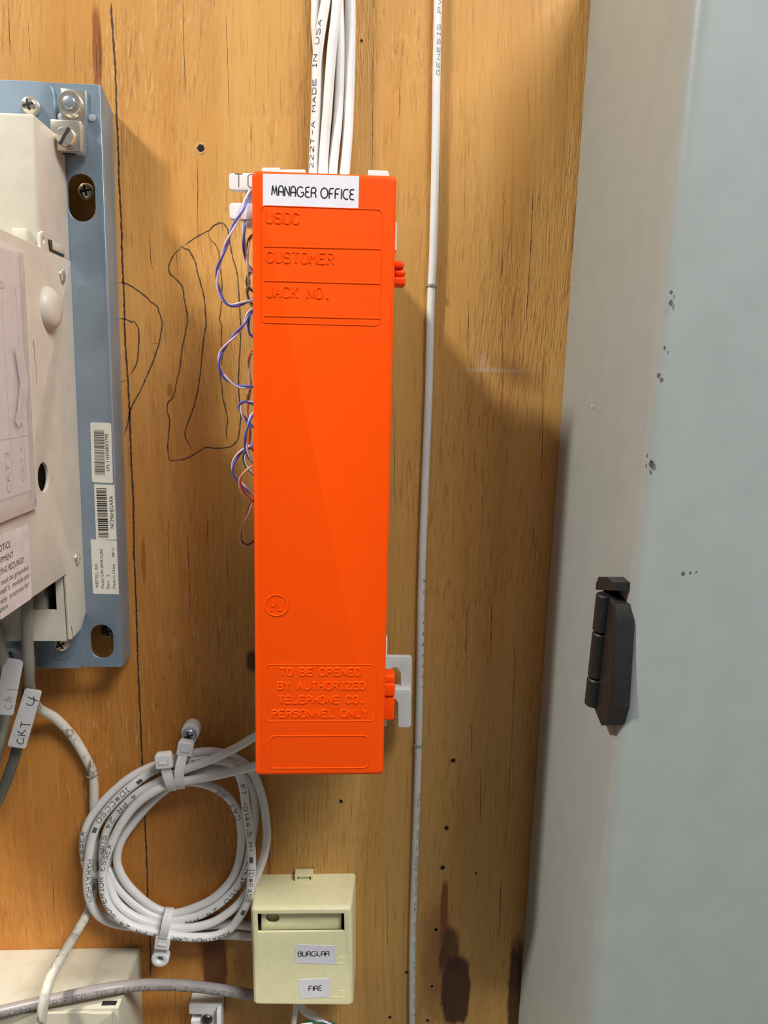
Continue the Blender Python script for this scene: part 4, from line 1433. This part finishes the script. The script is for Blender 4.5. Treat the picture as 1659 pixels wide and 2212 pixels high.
side_dome(104, 667, 9.5, 9.6, 4.6, 'beige', 'dimple')
side_dome(134, 596, 3.3, 3.6, 1.2, 'chrome', 'side_rivet')
side_dome(166, 1207, 3.3, 3.4, 1.2, 'chrome', 'side_rivet')
for (x0, y0), (x1, y1), w in (((72, 735), (76, 780), .5), ((77, 780), (80, 830), .3), ((154, 1352), (158, 1385), .7)):
    a_, b_ = WX(x0, y0, SX), WX(x1, y1, SX)
    q = [(a_.y + (b_.y - a_.y) * k / 8 + random.uniform(-.3, .3), a_.z + (b_.z - a_.z) * k / 8) for k in range(9)]
    bm = strokes_bm(bmesh.new(), [q], w, lambda y, z: FSX(y, z, .04))
    bm_obj('scuff_mark', bm, M['ink_grey'], niu, smooth=False)

# clear card pocket on the side plate
FPK = Fr((SX + 1.6, 0, 0), (0, 1, 0), (0, 0, 1))
pk = lambda x, y: (WX(x, y, SX + 1.6).y, WX(x, y, SX + 1.6).z)
ptop = pk(50, 540)
pbot = pk(82, 1096)
pu = (ptop[0] + pbot[0]) / 2
card = plate('circuit_card', Fr((SX + .4, 0, 0), (0, 1, 0), (0, 0, 1)), rect(-DEEP + 4, pbot[1] + 8, pu - 3.4, ptop[1] - 2), [], 0, .3, M['paper_pink'], niu)
card['label'] = 'pinkish paper circuit card inside a clear plastic pocket'
FCD = Fr((SX + .72, 0, 0), (0, 1, 0), (0, 0, 1))
bm = bmesh.new()
zc0, zc1 = pbot[1] + 8.5, ptop[1] - 15
lines = [[(pu - 8, zc0 + 2), (pu - 8, zc1)], [(pu - 21, zc0 + 2), (pu - 21, zc1 - 6)], [(pu - 34, zc0 + 2), (pu - 34, zc1 - 6)], [(-DEEP + 6, zc0 + 22), (pu - 3.6, zc0 + 22)]]
strokes_bm(bm, [densify(l_, 4) for l_ in lines], .35, lambda y, z: FCD(y, z, 0))
bm_obj('card_lines', bm, M['ink_grey'], card, smooth=False)
FROT = Fr((SX + .74, pu - 9.5, zc0 + 4), (0, 0, 1), (0, -1, 0))
type_text('card_print', FROT, 'CKT 4', 0, -.0, 3.0, M['ink_grey'], card, fit=14, lift=0)
FROT2 = Fr((SX + .74, pu - 23, zc0 + 1), (0, 0, 1), (0, -1, 0))
type_text('card_print', FROT2, 'CKT 3', 0, -.0, 3.4, M['ink'], card, fit=16, lift=0, bold=.01)
type_text('card_print', FCD, 'L', pu - 25, ptop[1] - 11, 5.5, M['ink'], card, lift=.02, bold=.03)
type_text('card_print', FCD, 'CARD', pu - 31, ptop[1] - 17.5, 2.8, M['ink_grey'], card, fit=13, lift=.02, bold=.03)
pocket = plate('card_pocket', FPK, fillet(rect(-DEEP + 2, pbot[1], pu, ptop[1]), [0, 2, 1, 0], 4), [], 0, .5, M['clear'], niu, bevel=.1)
pocket['label'] = 'clear scratched plastic card pocket'
box('pocket_edge', FPK, pu - 2.6, pbot[1] + 1.5, -1.4, pu, ptop[1] - 1, -.05, M['pocket_edge'], pocket, bevel=.25)
box('pocket_edge', FPK, -DEEP + 2, pbot[1], -1.4, pu, pbot[1] + 4.2, -.05, M['pocket_edge'], pocket, bevel=.25)
bm = bmesh.new()
q = [(pu - 13, pbot[1] + 66), (pu - 9.5, pbot[1] + 52), (pu - 14, pbot[1] + 40), (pu - 17, pbot[1] + 36)]
for k, wd in ((0, 5.0), (1, 3.0)):
    strokes_bm(bm, [densify([(a_ + k * 4, b_) for a_, b_ in q], 3)], wd, lambda y, z: FPK(y, z, .53 + .02 * k))
bm_obj('peeled_tape', bm, M['tag_film'], pocket, smooth=False)

# notice below the pocket
FN = Fr((SX + .02, 0, 0), (0, 1, 0), (0, 0, 1))
nq = lambda x, y: (WX(x, y, SX).y, WX(x, y, SX).z)
nt, nb_ = nq(60, 1132), nq(67, 1270)
nu = (nt[0] + nb_[0]) / 2
note = plate('notice_label', FN, fillet(rect(-DEEP + 3, nb_[1] - 4.5, nu, nt[1]), [0, 1.5, 1.2, 0], 3), [], 0, .12, M['paper_pink'], niu)
note['label'] = 'white warning notice sticker with black print'
zr = nt[1]
for txt, py, pxr, h, cw in (('NOTICE', 1181, 22, 2.6, 2.15), ('EQUIPMENT', 1203, 28, 2.4, 2.05), ('GROUNDING REQUIRED!', 1214, 51, 2.4, 1.8), ('Unit must be grounded.', 1229, 62, 2.2, 1.55), ('Westell \'s  module and', 1247, 62, 2.2, 1.5), ('assembly  practices for', 1266, 62, 2.2, 1.5)):
    e_ = nq(pxr, py)
    wdt = len(txt) * cw
    type_text('notice_print', FN, txt, e_[0] - wdt, e_[1], h, M['ink'], note, fit=wdt, lift=.16)
type_text('notice_print', FN, 'installation.', nq(18, 1311)[0] - 18, nq(18, 1311)[1], 2.2, M['ink'], note, fit=18, lift=.16)

# labels on the mounting plate


def plate_label(name, pxs, mat, rad, lab):
    out = [(W(x, y, PD).x, W(x, y, PD).z) for x, y in pxs]
    o = plate(name, FP, fillet(out[::-1], rad, 3), [], .0, .15, M[mat], niu)
    o['label'] = lab
    return o


l1 = plate_label('barcode_label', [(195, 912), (240, 914), (244, 1044), (199, 1041)], 'paper_cream', 1.0, 'rounded cream serial number label with a barcode')
l2 = plate_label('barcode_label', [(203, 1046), (247, 1048), (252, 1166), (208, 1166)], 'paper_cream', .05, 'square cornered label with a barcode and NCM6HJGARA')
l3 = plate_label('maker_label', [(196, 1165), (252, 1168), (257, 1284), (201, 1282)], 'paper_cream', .05, 'cream maker label with four printed lines')


def barcode(par, pxa, pxb, width_mm, seed, mat):
    """bars stacked from pxa (bottom, left edge) up to pxb"""
    rnd = random.Random(seed)
    a_, b_ = W(*pxa, PD), W(*pxb, PD)
    L_ = (b_ - a_).length
    v_ = (b_ - a_).normalized()
    fr_ = Fr(a_, v_.cross(Vector((0, -1, 0))) * -1 if False else Vector((v_.z, 0, -v_.x)), v_)
    bm_ = bmesh.new()
    z_ = 0.0
    while z_ < L_:
        w_ = rnd.choice((.22, .22, .45, .65))
        f_ = [bm_.verts.new(fr_(u, vv, .2)) for u, vv in ((0, z_), (width_mm, z_), (width_mm, min(L_, z_ + w_)), (0, min(L_, z_ + w_)))]
        bm_.faces.new(f_)
        z_ += w_ + rnd.choice((.22, .22, .42))
    bm_obj('barcode', bm_, M[mat], par, smooth=False)


barcode(l1, (205, 1026), (203, 929), 5.0, 1, 'ink_grey')
barcode(l2, (213, 1161), (208, 1054), 5.0, 2, 'ink')


def up_text(par, txt, pxa, pxb, h, bold=.0):
    a_, b_ = W(*pxa, PD), W(*pxb, PD)
    v_ = (b_ - a_).normalized()
    fr_ = Fr(a_, v_, Vector((-v_.z, 0, v_.x)))
    type_text('label_print', fr_, txt, 0, 0, h, M['ink'], par, fit=(b_ - a_).length, bold=bold, lift=.2)


up_text(l1, 'S/N: 11HA08012798', (237, 1018), (234, 938), 1.7)
up_text(l2, 'NCM6HJGARA', (247, 1141), (244, 1071), 1.9)
up_text(l3, 'WESTELL, INC.', (213, 1270), (211, 1215), 1.4)
up_text(l3, 'Model: C99-28MK2QBK', (225, 1271), (222, 1185), 1.4)
up_text(l3, 'Rev:   L', (237, 1271), (236, 1240), 1.4)
up_text(l3, 'Made in China', (250, 1271), (248, 1218), 1.4)
up_text(l3, '08/11', (248, 1203), (247, 1184), 1.4)
lathe('spacer_nut', rot_frame(40, 1403, PD + 1.1, 0), [(4.2, 0), (4.2, 8.0), (3.8, 8.5), (2.0, 8.5), (2.0, 6)], M['zinc'], niu, n=20)


# ---------------------------------------------------------------- cords below the interface unit, with their tags
tg, pg = cable('line_cable', 'grey cord turning into a dirty white cable, dropping from the jack behind tag CKT 4',
               [(62, 1270, 40), (60, 1295, 44), (58, 1330, 45), (60, 1400, 42), (62, 1440, 38), (63, 1475, 32), (68, 1505, 24), (85, 1531, 14), (115, 1548, 7), (140, 1571, 4), (165, 1602, 3), (186, 1638, 2.8), (200, 1668, 2.6), (203, 1700, 2.6), (203, 1745, 2.6), (205, 1800, 2.6), (206, 1850, 2.6), (204, 1900, 2.6), (198, 1945, 3), (185, 1980, 6), (160, 2022, 18), (135, 2064, 34), (112, 2106, 46), (98, 2150, 54), (88, 2212, 56), (84, 2280, 56)], 2.55, 'cable_dirty', cat='cable')
tube('cord_sleeve', Path([W(62, 1270, 40), W(60, 1295, 44), W(58, 1330, 45), W(60, 1400, 42), W(62, 1440, 38), W(63, 1475, 32), W(67, 1500, 25)], 2), 2.75, M['cord_grey'], tg, 14)
cable('flat_cord', 'dark grey flat cord running down to the left edge under tag CKT 4', [(66, 1290, 36), (66, 1400, 34), (62, 1470, 28), (52, 1545, 30), (36, 1620, 30), (20, 1670, 28), (2, 1715, 25), (-25, 1765, 20)], 2.75, 'cord_dark', flat=.6)
cable('line_cable', 'grey cord at the far left edge behind the faded tag', [(-8, 1350, 48), (2, 1400, 44), (12, 1440, 38), (18, 1490, 33), (12, 1550, 31), (2, 1600, 29), (-15, 1660, 25)], 2.6, 'cord_grey')


def tag_label(label, pxs, d, txt, mat, hand, tilt=0):
    out = [W(x, y, d) for x, y in pxs]            # tl, tr, br, bl
    c_ = sum(out, Vector()) / 4
    U = ((out[1] - out[0]) + (out[2] - out[3])).normalized()
    fr_ = Fr(c_, U, U.cross(Vector((0, -1, 0))) * -1)
    loc = [((p_ - c_).dot(fr_.U), (p_ - c_).dot(fr_.V)) for p_ in out]
    t_ = thing('cable_tag', label, 'tag', c_, 'film tags on the grey cords')
    plate('tag_film', fr_, fillet(loc[::-1], 1.3, 4), [], -.35, 0, M['tag_film'], t_, bevel=.08)
    bm_ = bmesh.new()
    for pl_ in hand:
        pts_ = [W(x, y, d) for x, y in pl_]
        pts_ = catmull(pts_, .6) if len(pts_) > 2 else pts_
        strokes_bm(bm_, [[((p_ - c_).dot(fr_.U), (p_ - c_).dot(fr_.V)) for p_ in pts_]], .42, lambda a, b: fr_(a, b, .05))
    bm_obj('handwriting', bm_, M[mat], t_, smooth=False)


q8 = lambda pts: [(x / 6.917, 1380 + y / 6.912) for x, y in pts]
tag_label('film tag with CKT 4 written in black, left of the white cable bend', [(54, 1487), (91, 1492), (55, 1618), (15, 1612)], 36, 'CKT 4', 'ink',
          [q8([(345, 1480), (355, 1530), (330, 1570), (285, 1560), (255, 1530), (265, 1490)]), q8([(265, 1430), (385, 1450)]), q8([(320, 1430), (385, 1360)]), q8([(330, 1420), (262, 1375)]),
           q8([(325, 1235), (305, 1320)]), q8([(315, 1275), (460, 1285)]), q8([(500, 860), (510, 920), (485, 985), (430, 990), (390, 960)]), q8([(415, 870), (575, 930)])])
tag_label('faded film tag at the left edge, partly hidden by tag CKT 4', [(9, 1420), (51, 1427), (28, 1546), (-14, 1543)], 42, 'Ckt', 'ink_faint',
          [q8([(170, 985), (175, 1030), (120, 1045), (75, 1020), (80, 980)]), q8([(60, 910), (180, 935)]), q8([(110, 900), (150, 850)]), q8([(125, 900), (190, 880)]), q8([(100, 760), (270, 760)])])

# ---------------------------------------------------------------- ivory surface jack box
jb = thing('jack_box', 'ivory plastic surface jack box with BURGLAR and FIRE stickers', 'jack box', W(655, 2170, 0))
JD = 28.0
q = lambda pts, d: [(W(x, y, d).x, W(x, y, d).z) for x, y in pts]
front = q([(541, 1962), (759, 1960), (763, 2174), (548, 2172)], JD)
backo = [(-46.0, front[0][1] + .6), (11.6, front[1][1] + .9), (12.6, front[2][1] - .4), (-45.0, front[3][1] - .4)]
ff = lambda pts, r, n=5: fillet(pts[::-1], r, n)


def inset(pts, k):
    cx_ = sum(p_[0] for p_ in pts) / 4
    cz_ = sum(p_[1] for p_ in pts) / 4
    return [(x + (k if x < cx_ else -k), z + (k if z < cz_ else -k)) for x, z in pts]


def lerp4(a, b, f):
    return [(p_[0] + (o_[0] - p_[0]) * f, p_[1] + (o_[1] - p_[1]) * f) for p_, o_ in zip(a, b)]


win = q([(556, 1974), (743, 1973), (744, 2012), (557, 2014)], JD)
shell = [[Vector((x, -d, z)) for x, z in ff(o_, r_)] for o_, d, r_ in ((backo, 0, 2.4), (lerp4(backo, front, .9), 25.0, 2.4), (front, 26.2, 2.2), (inset(front, .5), 27.3, 2.0), (inset(front, 1.3), 27.9, 1.6))]
body = loft('box_body', shell, M['ivory'], jb, cap0=True, cap1=False, angle=50)
fp = plate('front_face', wall_frame(JD), ff(inset(front, 1.2), 1.6), [fillet(win[::-1], .3, 2)], -1.6, 0, M['ivory'], jb, bevel=.12)
wi = q([(563, 1974), (738, 1973), (738, 2012), (563, 2012)], JD)
hc_ = W(589, 1981, 24)
plate('window_panel', wall_frame(24.5), rect(wi[0][0], wi[3][1] - 2, wi[1][0], wi[1][1] + 2), [circ(hc_.x, hc_.z - .3, 3.7, 20, 3.3)], -1.5, 0, M['ivory'], jb, bevel=.1)
plate('window_back', wall_frame(21), rect(wi[0][0] + 2, wi[3][1] - 2, wi[0][0] + 14, wi[1][1] + 2), [], -1, 0, M['ivory'], jb)
cl = W(656, 1893, 3)
cu0, cu1 = W(637, 1890, 6).x, W(677, 1890, 6).x
zt_ = front[0][1]
FT = Fr(Vector(((cu0 + cu1) / 2, -3, zt_ + 1.0)), (1, 0, 0), (0, 1, 0))     # lies on the top face, n points up
hw = (cu1 - cu0) / 2
bm = bmesh.new()
clip = plate('top_clip', Fr(Vector(((cu0 + cu1) / 2, -6.5, zt_)), (1, 0, 0), (0, 0, 1)), rect(-hw, -.5, hw, 4.2), [rect(-hw * .72, .9, hw * .72, 3.1)], -6, 0, M['ivory'], jb, bevel=.15)
box('clip_tongue', Fr(Vector(((cu0 + cu1) / 2, -4, zt_)), (1, 0, 0), (0, 0, 1)), -hw * .6, 0, -2, hw * .6, 2.6, 1.2, M['ivory'], clip, bevel=.2)


def jb_label(name, pxs, lab, txt, pxt, px2, h):
    FJB = wall_frame(JD)
    out = q(pxs, JD)
    o = plate(name, FJB, out[::-1], [], 0, .15, M['paper'], jb)
    o['label'] = lab
    a_, b_ = W(*pxt, JD + .15), W(px2, pxt[1], JD + .15)
    flat_text('label_print', wall_frame(JD + .15), txt, a_.x, a_.z, h, .44, M['ink'], o, font=GR, fit=b_.x - a_.x, gap=1.0)


jb_label('sticker', [(644, 2040), (727, 2043), (725, 2083), (637, 2080), (638, 2045)], 'white paper sticker reading BURGLAR', 'BURGLAR', (644, 2066), 711, 2.9)
jb_label('sticker', [(644, 2116), (711, 2113), (712, 2153), (648, 2157)], 'white paper sticker reading FIRE', 'FIRE', (667, 2140), 695, 2.9)
for ch, x0, y0, x1, y1 in (('2', 731, 2066, 746, 2081), ('1', 732, 2140, 746, 2154)):
    a_, b_ = W(x0, y1, JD), W(x1, y0, JD)
    FJB = wall_frame(JD)
    bm = raised_bm(bmesh.new(), [densify([(a_.x, b_.z), (b_.x, b_.z), (b_.x, a_.z), (a_.x, a_.z), (a_.x, b_.z)], 1.5)], .16, FJB, 0, 0, .16)
    bmesh.ops.recalc_face_normals(bm, faces=bm.faces)
    o = bm_obj('numeral_frame', bm, M['ivory'], jb)
    raised_text('raised_numeral', FJB, ch, a_.x + .9, a_.z + .6, 2.6, .2, M['ivory'], o, hgt=.2)
for y0, x0, x1 in ((2081, 727, 746), (2154, 712, 746)):
    bm = raised_bm(bmesh.new(), [densify([(W(x0, y0, JD).x, W(x0, y0, JD).z), (W(x1, y0, JD).x, W(x1, y0, JD).z)], 1.5)], .2, wall_frame(JD), 0, 0, .2)
    bmesh.ops.recalc_face_normals(bm, faces=bm.faces)
    bm_obj('raised_rule', bm, M['ivory'], jb)

# ---------------------------------------------------------------- cream metal box at the lower left
cb = thing('junction_box', 'dusty cream painted metal box in the lower left corner', 'box', (-190, 0, EYE_Z - 480))
BD = 46.0
xr, zt = -112.2, EYE_Z - 323.4
zl = EYE_Z - 480
box('box_body', F0, -300, zl, 0, xr, zt, BD - 1.6, M['box_cream'], cb, bevel=.8)
fcx = W(235, 2186, BD)
cut = [(-300, zl), (xr - 3, zl), (xr - 3, zt - 1), (xr - 12.5, zt - 1), (xr - 17, zt - .2), (-300, zt - .2)]
plate('front_cover', wall_frame(BD), fillet(cut, [0, 0, .8, 2, 2, 0], 4), [], -1.4, .6, M['box_cream'], cb, bevel=.4)
box('cover_slot', F0, W(214, 2187, BD).x, zt - .9, BD - 6.5, W(246, 2187, BD).x, zt + .12, BD - 3.5, M['recess'], cb, bevel=.1)
box('corner_seam', F0, xr - .9, zt - .4, 2, xr - .5, zt + .08, BD - 8, M['pocket_edge'], cb, bevel=0)

tgc, pgc = cable('network_cable', 'grey network cable printed VERIFIED TO EIA/TIA crossing above the cream box', [(-60, 2200, 46), (0, 2186, 46), (100, 2163, 44), (200, 2142, 40), (255, 2133, 36), (300, 2128, 31), (350, 2127, 25), (400, 2129, 20), (470, 2137, 14), (545, 2150, 9), (580, 2158, 8)], 3.0, 'cable_grey')
s0, s1_ = pgc.nearest(W(0, 2186, 46)), pgc.nearest(W(500, 2142, 12))
cable_text('jacket_print', pgc, 3.0, '350MHz  VERIFIED  TO  EIA/TIA  568A  2 UTP  CAT 5', s0, 1, 2.9, .3, M['ink_grey'], tgc, ang=.05, fit=(s1_ - s0) * 1.0, gap=1.4, space=3.2)

# ---------------------------------------------------------------- small white plastic bracket and wires at the bottom edge
wb = thing('plastic_bracket', 'small white plastic bracket screwed on at the bottom edge', 'bracket', W(450, 2212, 0))
p2 = lambda x, y, d: (W(x, y, d).x, W(x, y, d).z)
bo = [p2(408, 2170, 10), p2(472, 2172, 10), p2(472, 2260, 10), p2(412, 2260, 10), p2(412, 2205, 10), p2(432, 2204, 10), p2(438, 2192, 10), p2(408, 2191, 10)]
plate('bracket_plate', F0, fillet(bo[::-1], [0, .5, .5, .5, .5, .5, 0, 1.0], 3), [], 0, 10, M['bracket_white'], wb, bevel=.4)
lw = W(484, 2163, 15)
vs = [Vector((W(470, 2172, 10).x, -d, z)) for d, z in ((0, W(470, 2172, 10).z), (14, W(470, 2172, 10).z), (14, W(470, 2280, 10).z), (0, W(470, 2280, 10).z))]
vs += [v_ + Vector((2.2, 0, 0)) for v_ in vs]
mesh_obj('bracket_wing', vs, [(0, 1, 2, 3), (4, 7, 6, 5), (0, 4, 5, 1), (1, 5, 6, 2), (2, 6, 7, 3), (3, 7, 4, 0)], M['bracket_white'], wb, bevel=.4)
tag(pan_screw('bracket_screw', rot_frame(447, 2202, 10.2, 28), 3.2, 1.5, 'steel_dark'), 'dark cross-head screw in the small white bracket', 'screw')
cable('network_cable', 'white cable stub leaving straight down under the ivory jack box', [(640, 2150, 10), (638, 2185, 12), (634, 2215, 13), (630, 2280, 14)], 1.6, 'cable_white')
cable('network_cable', 'white cable bending right under the ivory jack box', [(640, 2150, 8), (655, 2180, 9), (680, 2197, 10), (700, 2218, 11), (712, 2270, 12)], 2.4, 'cable_white')
pair('green and white twisted wires at the bottom edge under the jack box', [(640, 2222, 20), (665, 2209, 21), (695, 2208, 21), (725, 2214, 20), (760, 2232, 18)], 'wire_green', 'wire_white', 'green_wire', 'white_wire', pitch=14, r=.6, group=None)
